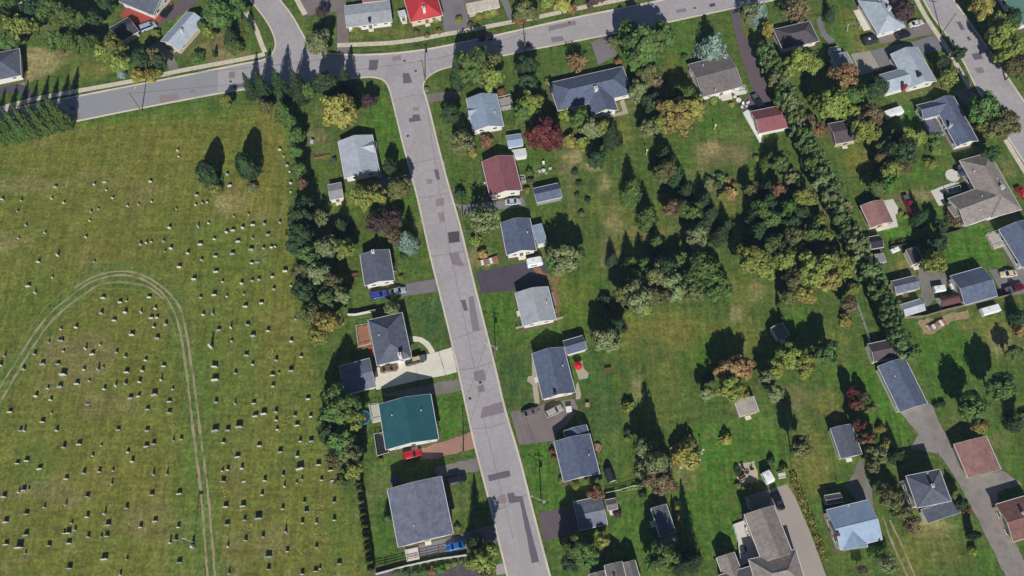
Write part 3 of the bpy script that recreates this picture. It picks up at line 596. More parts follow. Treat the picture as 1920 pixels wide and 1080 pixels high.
        # windows on every wall that is long enough (sides: -y, +x, +y, -x)
        if win and bi < 2:
            for (nx_, ny_, half, off) in ((0,-1,wx,wy),(1,0,wy,wx),(0,1,wx,wy),(-1,0,wy,wx)):
                n = int(half*2/3.1)
                for i in range(n):
                    t = -half+2*half*(i+.5)/n
                    if abs(t) < .01 and n > 1: continue
                    pos = X((t*abs(ny_)+nx_*(off+.03), t*abs(nx_)+ny_*(off+.03), min(1.65, wt-.8)))
                    w = bpy.data.objects.new('window', FRAME_ME); C.objects.link(w); w.parent = root; w.location = pos
                    dirv = (M.to_3x3() @ Vector((nx_, ny_, 0))); w.rotation_euler = (0, 0, math.atan2(dirv.y, dirv.x)+math.pi/2)
                    g = bpy.data.objects.new('pane', PANE_ME); C.objects.link(g); g.parent = w
        if bi == 0:
            for kind, me in ((door, DOOR_ME), (garage, GARAGE_ME)):
                if not kind: continue
                ang_ = {'s': -math.pi/2, 'e': 0, 'n': math.pi/2, 'w': math.pi}[kind[0]]-0
                best = None
                for (nx_, ny_, half, off) in ((0,-1,wx,wy),(1,0,wy,wx),(0,1,wx,wy),(-1,0,wy,wx)):
                    dv = M.to_3x3() @ Vector((nx_, ny_, 0)); sc = dv.x*math.cos(ang_)+dv.y*math.sin(ang_)
                    if best is None or sc > best[0]: best = (sc, nx_, ny_, half, off, dv)
                _, nx_, ny_, half, off, dv = best; t = half*0.0 if me is GARAGE_ME else half*.02
                d = bpy.data.objects.new(me.name, me); d.name = 'door' if me is DOOR_ME else 'garage_door'; C.objects.link(d); d.parent = root
                d.location = X((t*abs(ny_)+nx_*(off+.042), t*abs(nx_)+ny_*(off+.042), .12)); d.rotation_euler = (0,0,math.atan2(dv.y, dv.x)+math.pi/2)
                if me is DOOR_ME:
                    h = bpy.data.objects.new('handle', HANDLE_ME); C.objects.link(h); h.parent = d
                    sp = MB(); sp.box((0,-.55,-.12), 1.5, 1.0, .12); st = obj('step', sp, CONC, root); st.location = d.location; st.rotation_euler = d.rotation_euler
    e0, r0_ = blocks[0][1]-.2, blocks[0][2]
    for (x, y, w, mk, h) in chim:
        p = loc(P(x, y, e0+r0_*.7)); cm = MB(); zt = e0+r0_+h
        cm.box((p.x, p.y, e0-.3), w, w*1.2, zt-e0+.3); cm.box((p.x, p.y, zt+.001), w+.16, w*1.2+.16, .1)
        ch = obj('chimney', cm, MATS[mk], root); fl = MB(); fl.tube((p.x, p.y, zt+.1), (p.x, p.y, zt+.35), .14, .12, 10); obj('flue', fl, DARKM, ch)
    for (x, y) in vents:
        p = loc(P(x, y, e0+r0_*.5)); v = bpy.data.objects.new('roof_vent', VENT_ME); C.objects.link(v); v.parent = root
        v.location = (p.x, p.y, e0+r0_*.5+.05)
    for (pts, z, m, rail) in decks:
        w = [loc(p) for p in PS(pts, z)]; dk = MB(); n = len(w)
        area = sum(w[i].x*w[(i+1)%n].y-w[(i+1)%n].x*w[i].y for i in range(n))
        if area < 0: w = w[::-1]
        top = poly_sheet(w, z); dk.v = list(top.v); dk.f = list(top.f)
        for i in range(n):
            a_, b_ = w[i], w[(i+1)%n]; dk.quad((a_.x,a_.y,0),(b_.x,b_.y,0),(b_.x,b_.y,z),(a_.x,a_.y,z))
        d = obj('deck', dk, m, root)
        if rail:
            rl = MB()
            for i in range(n):
                a_, b_ = w[i], w[(i+1)%n]
                if (b_-a_).length < .5: continue
                up_ = Vector((0,0,.95)); za = Vector((a_.x,a_.y,z)); zb = Vector((b_.x,b_.y,z))
                rl.tube(za+up_, zb+up_, .05, .05, 5); k = max(1, int((zb-za).length/1.5))
                for j in range(k): q = za.lerp(zb, j/k); rl.tube(q, q+up_, .045, .045, 5)
            obj('railing', rl, WHITE, d)
    return root
BRICK = mat('chimney_brick', lin(150,80,66,.85), .9, .2, 6); WCH = mat('chimney_white', (.6,.6,.58), .8, .1)
H, S = 'house', 'shed'
# --- west of the street
building('house', 'white house with a ribbed silver metal roof, dark foliage shadow across it', H, [([(633,264),(697,254),(713,322),(647,335)],3.0,1.5,'gable','v'),([(672,268),(698,263),(704,288),(678,294)],3.0,1.15,'gable','u')], 'silver', 'white', 'the silver metal-roofed house', ribs=True, door='e', vents=[(667,289)], decks=[([(699,270),(706,269),(716,333),(709,335)],.35,GREYW,True)])
building('shed', 'small white-roofed garden shed behind the silver-roofed house', S, [([(614,347),(640,342),(644,370),(619,375)],2.3,.6,'gable','u')], 'lgrey', 'white', None, win=False, ov=.15, door='s')
building('bungalow', 'small bungalow with a plain charcoal roof and flower bed along its front', H, [([(675,477),(729,468),(740,525),(684,536)],3.6,1.2,'gable','v')], 'slate', 'white', 'the small charcoal-roofed bungalow', door='e', chim=[(700,474,.7,'chimney_white',.6)], decks=[([(735,494),(741,493),(744,508),(738,509)],.4,WHITE,False)])
building('house', 'white house with a dark hip roof beside the pale concrete driveway', H, [([(690,600),(752,587),(774,670),(707,684)],4.0,2.1,'hip','v')], 'slate', 'white', 'the dark hip-roofed house on the pale driveway', door='e', chim=[(750,667,.8,'chimney_white',.4)], vents=[(711,629)], decks=[([(668,613),(690,609),(697,646),(673,652)],.6,WOODM,True),([(690,650),(699,648),(703,668),(694,670)],.3,mat('red_deck',lin(170,100,78,.85),.8,.15,4),False)])
building('garage', 'grey shingled double garage half in tree shade at the end of the concrete driveway', 'garage', [([(632,685),(692,675),(707,726),(650,738)],2.9,1.0,'gable','u')], 'grey', 'white', 'the grey garage behind the concrete driveway', garage='e', win=False)
building('house', 'wide house with a teal green metal roof and white trim', H, [([(711,757),(805,740),(825,823),(722,843)],4.3,2.0,'gable','v')], 'teal', 'white', 'the teal-roofed house', ribs=True, door='s', vents=[(735,779),(790,770)], decks=[([(692,760),(710,757),(716,789),(699,793)],.5,mat('pale_deck',lin(206,200,190,.8),.85,.1,3),True),([(702,815),(722,812),(730,850),(708,856)],.4,DARKM,True)])
building('house', 'large flat grey-roofed house with white eaves and a long front veranda', H, [([(727,917),(827,893),(850,1000),(746,1027)],5.0,1.2,'gable','v')], 'grey', 'white', 'the large flat grey-roofed house', door='s', vents=[(776,986),(790,978)], decks=[([(760,1032),(783,1027),(787,1048),(764,1053)],.5,mat('deck_white',lin(226,216,206,.8),.8,.1,4),True)])
# --- north side
building('house', 'dark hip-roofed house with a white gutter behind a dry brown lawn', H, [([(-46,107),(37,91),(39,141),(-42,158)],3.0,1.8,'hip','u')], 'slate', 'white', 'the dark hip-roofed house by the dry lawn')
building('house', 'blue-grey gabled house wrapped by a rust red deck', H, [([(255,-40),(318,-12),(287,29),(224,3)],3.2,1.6,'gable','u')], 'slate', 'white', 'the house with the rust red deck', decks=[([(224,28),(240,14),(285,33),(312,12),(322,4),(324,16),(300,38),(262,48)],.45,mat('rust_deck',lin(172,82,70,.85),.8,.15,4),False)])
building('garage', 'charcoal gabled outbuilding deep in tree shade beside the red deck', 'garage', [([(203,52),(240,34),(262,58),(226,78)],2.8,1.1,'gable','u')], 'dark', 'cream', None, win=False)
building('house', 'cream cottage with a long pale blue-grey gable roof set at a slant', H, [([(352,23),(383,38),(336,95),(299,76)],3.0,1.7,'gable','v')], 'pale', 'cream', 'the slanting pale blue-grey cottage', door='s', vents=[(343,62)], chim=[(341,58,.45,'chimney_white',.3)])
building('house', 'dark roofed house glimpsed among the dense trees', H, [([(20,12),(74,-8),(62,-50),(6,-28)],3.2,1.4,'gable','u')], 'dark', 'grey', 'the dark house among the dense trees')
building('house', 'wide house with a flat mottled grey-green roof facing the junction', H, [([(645,11),(730,1),(736,41),(650,51)],3.0,.6,'gable','u')], 'light', 'white', 'the flat pale grey-roofed house', door='s', chim=[(693,38,.7,'dark_metal',.3)])
building('house', 'mauve roofed building at the back of the flat grey house', H, [([(677,-28),(722,-34),(724,1),(681,4)],3.0,1.2,'gable','u')], 'maroon', 'white', None, win=False)
building('house', 'house with a bright red metal hip roof and white chimney', H, [([(752,-18),(816,-32),(826,28),(771,43)],3.2,2.4,'hip','v')], 'red', 'cream', 'the bright red-roofed house', chim=[(795,18,.8,'chimney_white',.2)], door='s')
building('shed', 'tiny white flat-topped shed beside the bright red roof', S, [([(746,21),(759,18),(762,31),(750,35)],2.2,.3,'flat','u')], 'white', 'white', None, win=False, ov=.12, door='s')
building('house', 'low house with a sandy brown shingle roof above yellow shrubs', H, [([(870,0),(930,-14),(935,12),(878,27)],2.9,1.3,'gable','u')], 'sand', 'beige', 'the sandy brown-roofed house', door='s')
building('house', 'long navy roofed house with a cross wing under tall trees', H, [([(1029,159),(1167,121),(1187,179),(1046,204)],3.0,2.0,'hip','u'),([(1098,168),(1143,158),(1158,206),(1110,217)],3.0,1.8,'gable','v')], 'navy', 'white', 'the long navy-roofed house with a cross wing', chim=[(1117,168,.9,'chimney_white',.3),(1034,166,.7,'dark_metal',.3)], decks=[([(1162,190),(1170,187),(1178,212),(1140,221),(1140,217),(1168,208)],.1,MATS['beige_paving'],False)])
building('house', 'taupe gabled house beneath a tall blue spruce', H, [([(1287,119),(1363,105),(1396,162),(1319,180)],3.2,1.5,'gable','u')], 'taupe', 'white', 'the taupe house under the blue spruce', vents=[(1341,170),(1318,123)], door='s', decks=[([(1348,176),(1370,172),(1374,184),(1354,188)],.4,PATIO,False),([(1371,168),(1396,163),(1400,174),(1378,178)],.4,PATIO,True)])
building('garage', 'mauve gabled cottage garage with a white deck around it', 'garage', [([(1405,209),(1466,198),(1479,238),(1425,250)],2.9,1.5,'gable','u')], 'maroon', 'white', 'the mauve garage with the white deck', decks=[([(1393,211),(1400,206),(1409,206),(1428,250),(1432,268),(1424,266)],.35,WHITE,False)])
building('house', 'plum grey hip-roofed house beside a narrow grey path', H, [([(1451,54),(1516,41),(1539,77),(1466,92)],3.0,1.5,'hip','u')], 'plumd', 'white', 'the plum grey hip-roofed house')
building('house', 'house with a pale blue-grey hip roof and cluttered side patio', H, [([(1606,2),(1662,-14),(1695,51),(1649,63)],3.2,2.1,'hip','v'),([(1640,-6),(1668,-14),(1680,10),(1650,18)],3.2,1.6,'gable','u')], 'pale', 'white', 'the pale blue hip-roofed house', chim=[(1666,17,.8,'chimney_white',.2)], vents=[(1640,12),(1661,41)], decks=[([(1600,20),(1612,17),(1632,55),(1620,58)],.15,CONC,False)])
building('house', 'L-shaped house with a pale blue shingle roof and red brick chimney', H, [([(1668,100),(1719,90),(1758,152),(1706,165)],3.2,1.6,'gable','v'),([(1645,140),(1690,130),(1713,161),(1663,174)],3.2,1.4,'gable','u')], 'pale', 'white', 'the L-shaped pale blue house', chim=[(1722,142,.8,'dark_metal',.5),(1696,164,.8,'chimney_brick',.5)], decks=[([(1640,130),(1682,122),(1684,131),(1645,139)],.5,PLUM,False)], door='e')
building('house', 'charcoal house with a side wing and white roof vents behind street trees', H, [([(1750,190),(1786,180),(1836,264),(1792,275)],3.2,1.5,'gable','v'),([(1716,197),(1772,185),(1784,211),(1733,222)],3.1,1.4,'gable','u'),([(1786,222),(1808,216),(1820,240),(1798,246)],3.1,1.0,'hip','v')], 'navy', 'white', 'the charcoal house behind the street trees', chim=[(1782,236,.5,'chimney_white',.2)], vents=[(1771,242),(1767,236),(1800,272)], decks=[([(1728,226),(1752,219),(1768,255),(1748,262)],.5,mat('dusk_deck',lin(110,110,128,.85),.8,.2,3),True)])
building('house', 'green metal-roofed house at the corner beyond the road', H, [([(1858,-30),(1950,-52),(2000,20),(1922,46)],3.4,1.6,'gable','v')], 'green', 'white', 'the green-roofed corner house')
building('shed', 'dark brown garden shed with white base trim under yellow-green trees', S, [([(1553,232),(1592,225),(1609,262),(1567,270)],2.7,.9,'gable','u')], 'plumd', 'beige', 'the dark brown shed', ov=.2, win=False, door='s')
building('carport', 'open-fronted storage building with a faded roof behind the pale blue house', 'carport', [([(1558,104),(1588,97),(1606,133),(1577,141)],2.7,.6,'gable','v')], 'lgrey', 'white', None, win=False, ov=.2, garage='e')
building('shed', 'tiny pale grey shed beside the plum grey roof', S, [([(1554,90),(1572,87),(1577,97),(1558,101)],2.1,.5,'gable','u')], 'lgrey', 'white', None, win=False, ov=.1, door='s')
# --- east row
building('house', 'big greyish brown L-shaped house with skylights and a white patio', H, [([(1799,300),(1852,288),(1919,392),(1858,408)],3.2,2.0,'hip','v'),([(1768,371),(1850,352),(1880,402),(1815,418)],3.2,1.8,'gable','u'),([(1776,388),(1796,383),(1808,402),(1790,408)],2.8,.4,'flat','u')], 'greige', 'white', 'the big greyish brown L-shaped house', chim=[(1877,353,.8,'chimney_white',.3)], vents=[(1826,322),(1868,336),(1874,343),(1840,369),(1837,394)], decks=[([(1772,357),(1797,350),(1800,360),(1776,366)],.4,GREYW,True)])
building('garage', 'reddish brown gabled garage with an L-shaped white patio', 'garage', [([(1612,385),(1656,375),(1675,416),(1634,427)],2.8,1.1,'gable','v')], 'brown', 'cream', 'the reddish brown garage', win=False, door='s')
building('shed', 'small dark brown shed with white gable beside the yellow-green bush', S, [([(1699,469),(1719,463),(1732,490),(1712,497)],2.5,.8,'gable','v')], 'plumd', 'white', 'the small dark brown shed', ov=.15, win=False, door='s')
building('shed', 'light grey lean-to shed in the shade of the tall hedge', S, [([(1640,477),(1657,475),(1661,491),(1645,494)],2.2,.3,'flat','u')], 'lgrey', 'grey', None, ov=.1, win=False, door='s')
building('shed', 'dark low shed with a grey tarp beside it under the tall hedge', S, [([(1627,446),(1650,440),(1656,462),(1633,468)],2.3,.7,'gable','u')], 'black', 'brown', None, ov=.15, win=False)
building('house', 'navy roofed house at the end of a fenced lawn with a pale deck', H, [([(1874,428),(1930,412),(1972,478),(1916,505)],3.2,1.7,'gable','v')], 'navy', 'white', 'the navy house with the pale deck', decks=[([(1848,440),(1872,433),(1887,460),(1863,467)],.5,mat('weathered_deck',lin(190,184,172,.8),.85,.12,3),True)])
building('workshop', 'navy shingled workshop with a barrel-roofed annexe and parked cars', 'workshop', [([(1780,517),(1842,502),(1871,555),(1810,571)],3.2,1.5,'gable','u')], 'navy', 'white', 'the navy workshop', garage='e', win=False)
building('shed', 'grey gabled shed half in shade of the tall hedge near the workshop', S, [([(1670,527),(1714,518),(1724,540),(1681,552)],2.5,.8,'gable','u')], 'grey', 'cream', 'the half-shaded grey shed', ov=.2, win=False, door='s')
building('shed', 'silvery metal-roofed shed beside the long board fence', S, [([(1686,571),(1725,562),(1737,582),(1698,591)],2.4,.7,'gable','u')], 'silver', 'cream', 'the silvery shed by the board fence', ov=.15, win=False)
building('garage', 'long navy gabled garage with a round white vent and concrete apron', 'garage', [([(1645,686),(1693,673),(1744,757),(1687,771)],3.3,1.6,'gable','v')], 'navy', 'white', 'the long navy garage', garage='s', win=False, vents=[(1677,706)])
building('shed', 'dark taupe shed end-on to the long navy garage', S, [([(1625,644),(1667,639),(1681,670),(1640,678)],2.6,.9,'gable','u')], 'plumd', 'white', None, ov=.15, win=False)
building('shed', 'tiny grey shed alone on the open lawn near a round shrub', S, [([(1445,614),(1467,605),(1480,628),(1460,637)],2.3,.8,'gable','v')], 'taupe', 'white', 'the tiny grey lawn shed', ov=.12, win=False, door='s')
building('shed', 'sandy grey shed beside the tan round-topped hedge tree', S, [([(1377,751),(1412,744),(1424,771),(1387,781)],2.5,.6,'gable','v')], 'sand', 'beige', 'the sandy grey shed', ov=.15, win=False, door='s')
building('shed', 'slate gabled shed beside the red and orange shrubbery', S, [([(1557,804),(1597,794),(1616,852),(1577,860)],2.6,.9,'gable','v')], 'slate', 'white', 'the slate shed by the red shrubbery', ov=.2, win=False, door='s')
building('garage', 'pinkish brown gabled double garage at the asphalt turning area', 'garage', [([(1788,832),(1848,819),(1879,881),(1815,895)],2.9,1.2,'gable','v')], 'brown', 'cream', 'the pinkish brown double garage', garage='s', win=False)
building('house', 'tall grey hip-roofed house with a flat porch and side chimney', H, [([(1702,893),(1757,880),(1789,941),(1716,950)],5.6,1.6,'hip','v'),([(1724,953),(1790,939),(1800,961),(1741,981)],3.0,.3,'flat','u')], 'slate', 'white', 'the tall grey hip-roofed house', chim=[(1746,912,.6,'chimney_white',.4)], door='s', vents=[(1738,887)])
building('house', 'house with a pale blue metal roof and a peaked porch gable', H, [([(1550,955),(1626,939),(1656,1010),(1575,1032)],4.2,1.7,'gable','u'),([(1578,1000),(1614,992),(1630,1024),(1576,1034)],4.2,1.25,'gable','v')], 'pblue', 'white', 'the pale blue metal-roofed house', ribs=True, vents=[(1590,949)], chim=[(1570,1003,.5,'chimney_brick',.3)], door='s')
building('shed', 'weathered dark shed tucked against the pale blue metal roof', S, [([(1546,930),(1576,924),(1580,940),(1550,947)],2.3,.5,'gable','u')], 'taupe', 'grey', None, ov=.12, win=False)
building('house', 'low reddish brown house across the worn asphalt lane', H, [([(1866,945),(1925,930),(1960,998),(1900,1016)],3.2,1.4,'gable','u')], 'dbrown', 'cream', 'the low reddish brown house', chim=[(1916,963,.5,'chimney_white',.4)])
building('house', 'large greige multi-gabled house with white deck and furniture', H, [([(1392,964),(1450,950),(1488,1038),(1432,1052)],4.6,2.2,'gable','v'),([(1400,1045),(1490,1036),(1516,1100),(1425,1112)],4.6,2.0,'hip','u'),([(1341,1045),(1376,1037),(1396,1082),(1362,1092)],3.0,1.4,'gable','v'),([(1345,1078),(1420,1060),(1440,1110),(1365,1125)],3.4,1.6,'gable','u')], 'greige', 'cream', 'the large greige multi-gabled house', decks=[([(1374,984),(1396,976),(1424,1040),(1388,1062),(1384,1020)],.6,PATIO,True)])
# --- east of the street
building('house', 'blue-grey metal-roofed house by the junction with a cluttered deck', H, [([(874,185),(931,176),(945,237),(887,246)],3.0,1.6,'gable','v'),([(876,203),(892,200),(896,216),(880,219)],3.0,.9,'gable','u')], 'bluegl', 'white', 'the blue-grey metal-roofed house', ribs=True, vents=[(928,211)], decks=[([(933,186),(958,180),(962,202),(938,207)],.5,mat('grey_deck',lin(170,166,160,.8),.8,.15,3),True)], door='w')
building('shed', 'white-roofed storage shed, the larger of two by the maroon house', S, [([(949,255),(977,250),(981,272),(953,277)],2.3,.5,'gable','u')], 'pblue', 'white', None, ov=.12, win=False)
building('shed', 'small bright white canopy shelter beside the maroon house', S, [([(960,281),(985,278),(988,292),(963,296)],2.0,.2,'flat','u')], 'white', 'white', None, ov=.1, win=False)
building('house', 'house with a plain maroon shingle roof and white siding', H, [([(903,303),(963,291),(978,357),(919,368)],3.5,1.6,'gable','v')], 'maroon', 'white', 'the maroon-roofed house', door='w', vents=[(945,330)], decks=[([(966,334),(983,331),(986,343),(969,346)],.4,GREYW,True)])
building('shed', 'long narrow navy-roofed shed behind the maroon house', S, [([(999,354),(1046,343),(1054,369),(1006,380)],2.5,.9,'gable','u')], 'navy', 'grey', 'the long narrow navy shed', ov=.2, win=False)
building('house', 'dark navy house with a blue glass sunroom on its side', H, [([(940,418),(993,409),(1006,469),(949,479)],3.5,1.7,'gable','v')], 'navy', 'white', 'the navy house with the glass sunroom', door='s', vents=[(989,436)], decks=[([(970,478),(984,475),(987,484),(973,487)],.3,CONC,False)])
building('sunroom', 'pale blue glass-roofed sunroom attached to the dark navy house', 'sunroom', [([(998,423),(1016,419),(1025,454),(1008,460)],2.6,.3,'flat','u')], 'bluegl', 'white', None, ov=.1)
building('house', 'plain light grey gabled house alone on its green lot', H, [([(966,549),(1028,537),(1042,598),(981,613)],3.4,1.5,'gable','v')], 'light', 'white', 'the light grey-roofed house', vents=[(1025,568)], door='w', decks=[([(1032,548),(1038,546),(1044,570),(1038,572)],.3,GREYW,False)])
building('house', 'dark navy shingled house with a beige patio and red parasol', H, [([(996,663),(1057,651),(1079,736),(1019,748)],3.5,1.8,'gable','v')], 'navy', 'white', 'the navy house with the red parasol', vents=[(1055,686)], door='w', chim=[(1040,737,.6,'dark_metal',.2)])
building('garage', 'small navy gabled garage beside the house with the red parasol', 'garage', [([(1055,639),(1092,630),(1101,654),(1064,665)],2.6,.9,'gable','u')], 'navy', 'white', None, win=False, ov=.25)
building('house', 'navy roofed house stepped down at its entrance beside the brown driveway', H, [([(1038,827),(1107,814),(1123,887),(1058,905)],3.4,1.6,'gable','v'),([(1056,808),(1099,797),(1109,826),(1066,836)],2.8,1.4,'gable','v')], 'navy', 'white', 'the stepped navy house', vents=[(1104,853)], door='n')
building('garage', 'grey roofed garage with tree shadows at the end of a plum driveway', 'garage', [([(1074,941),(1127,931),(1139,982),(1087,995)],2.8,1.1,'gable','u')], 'grey', 'white', 'the grey garage on the plum driveway', garage='w', win=False)
building('shed', 'little taupe shed next to the grey roofed garage', S, [([(1136,938),(1154,934),(1159,953),(1139,958)],2.2,.5,'gable','u')], 'taupe', 'white', None, ov=.1, win=False, door='s')
building('shed', 'narrow dark shed under the brownish tree with trodden paths beside it', S, [([(1221,952),(1250,946),(1266,996),(1238,1009)],2.6,.5,'gable','v')], 'slate', 'white', 'the narrow dark shed', ov=.15, win=False, door='w')
building('house', 'dark roofed house with a paler middle gable under broadleaf trees', H, [([(1106,1078),(1134,1068),(1146,1120),(1116,1130)],3.6,1.2,'gable','v'),([(1133,1060),(1166,1053),(1182,1112),(1148,1120)],4.0,1.5,'gable','v'),([(1168,1056),(1190,1050),(1208,1110),(1184,1116)],3.6,1.0,'gable','v')], 'taupe', 'white', 'the dark roofed house with the paler gable', chim=[(1152,1076,.7,'dark_metal',.4)])
# barrel roofed annexe
def barrel(name, label, corners, h, m, end_m):
    c, ang, L, W = fit(corners, h*.5); mb = MB(); n = 12
    for i in range(n):
        a0, a1 = math.pi*i/n, math.pi*(i+1)/n
        for (r, s) in ((1.0, 1),):
            y0, z0, y1, z1 = W/2*math.cos(a0), h*math.sin(a0), W/2*math.cos(a1), h*math.sin(a1)
            mb.quad((L/2,y0,z0),(L/2,y1,z1),(-L/2,y1,z1),(-L/2,y0,z0))
    root = thing(name, (c.x, c.y, 0), label, 'shed', None, ang)
    obj('roof', mb, m, root, smooth=True)
    e = MB()
    for s in (-1, 1):
        ring = [(s*(L/2-.1), W/2*.98*math.cos(math.pi*i/n), h*.98*math.sin(math.pi*i/n)) for i in range(n+1)]
        e.poly(ring if s > 0 else ring[::-1])
    obj('end_wall', e, end_m, root)
    rb = MB()
    for k in range(4):
        x = -L/2+L*(k+.5)/4
        for i in range(n):
            a0, a1 = math.pi*i/n, math.pi*(i+1)/n
            rb.tube((x, W/2*math.cos(a0), h*math.sin(a0)), (x, W/2*math.cos(a1), h*math.sin(a1)), .06, .06, 4)
    tag(obj('hoop', rb, m, root), kind='stuff')
    return root
barrel('barrel_shed', 'brown barrel-roofed annexe shed against the navy workshop', [(1756,557),(1797,547),(1806,568),(1767,577)], 2.4, mat('brown_sheet', lin(108,76,76,.85), .45, .1, 2.0, stain=.3), WL['white'])
barrel('barrel_shed', 'small dark round-topped shed beside the stepped navy house', [(1140,906),(1132,881),(1146,877),(1158,899)], 2.0, mat('black_sheet', lin(60,58,70,.85), .4, .1), WL['white'])
# ------------------------------------------------------------------ headstones
STONE = {'white': mat('stone_white', lin(200,198,190,.9), .8, .2, 4), 'grey': mat('stone_grey', lin(158,158,156,.9), .7, .2, 6), 'pale': mat('stone_blue', lin(150,166,168,.9), .7, .15, 6), 'dark': mat('stone_dark', lin(66,64,68,.9), .4, .15, 6)}
BASEM = mat('stone_base', lin(140,138,124,.9), .85, .12, 4)
def arch_slab(w, h, t, arch):
    mb = MB(); pts = [(-w/2, 0), (w/2, 0)]; n = 8
    for i in range(n+1):
        a = math.pi*i/n; pts.append((w/2*math.cos(a), h-arch+arch*math.sin(a)))
    n_ = len(pts); f = [(x, -t/2, z+.12) for x, z in pts]; b = [(x, t/2, z+.12) for x, z in pts]
    mb.v = f+b; mb.f = [tuple(range(n_)), tuple(range(2*n_-1, n_-1, -1))]
    for i in range(n_): j = (i+1) % n_; mb.f.append((i+n_, j+n_, j, i)[::-1] if False else (j, i, i+n_, j+n_))
    return mb.mesh('slab')
def plinth(w, d, h): mb = MB(); mb.hexa([(-w/2,-d/2,-.03),(w/2,-d/2,-.03),(w/2,d/2,-.03),(-w/2,d/2,-.03)], [(-w/2+.03,-d/2+.03,h),(w/2-.03,-d/2+.03,h),(w/2-.03,d/2-.03,h),(-w/2+.03,d/2-.03,h)]); return mb.mesh('plinth')
def obelisk_mesh(h):
    mb = MB()
    mb.hexa([(-.25,-.25,.18),(.25,-.25,.18),(.25,.25,.18),(-.25,.25,.18)], [(-.22,-.22,.6),(.22,-.22,.6),(.22,.22,.6),(-.22,.22,.6)])
    mb.hexa([(-.21,-.21,.6),(.21,-.21,.6),(.21,.21,.6),(-.21,.21,.6)], [(-.14,-.14,h),(.14,-.14,h),(.14,.14,h),(-.14,.14,h)])
    mb.hexa([(-.14,-.14,h),(.14,-.14,h),(.14,.14,h),(-.14,.14,h)], [(-.01,-.01,h+.25),(.01,-.01,h+.25),(.01,.01,h+.25),(-.01,.01,h+.25)])
    return mb.mesh('shaft')
HS = {}
for k, (bw, bd, sm) in {'w': (1.25,.24,arch_slab(1.1,.9,.09,.06)), 'm': (.9,.22,arch_slab(.78,.95,.08,.16)), 's': (.6,.2,arch_slab(.5,.75,.07,.1)), 't': (.62,.6,obelisk_mesh(1.15)), 'b': (1.95,.4,arch_slab(1.55,1.2,.12,.08))}.items():
    HS[k] = (plinth(bw, bd, .14 if k != 't' else .18), sm)
HS['f'] = (plinth(1.2,.55,.14), arch_slab(.9,.16,.4,.02))
NAME = {'w': ('headstone','wide low {} granite headstone'), 'm': ('headstone','rounded upright {} headstone'), 's': ('headstone','small narrow {} headstone'), 't': ('obelisk_monument','tapering {} obelisk monument'), 'b': ('headstone','extra large broad {} headstone'), 'f': ('grave_marker','low flat {} grave marker')}
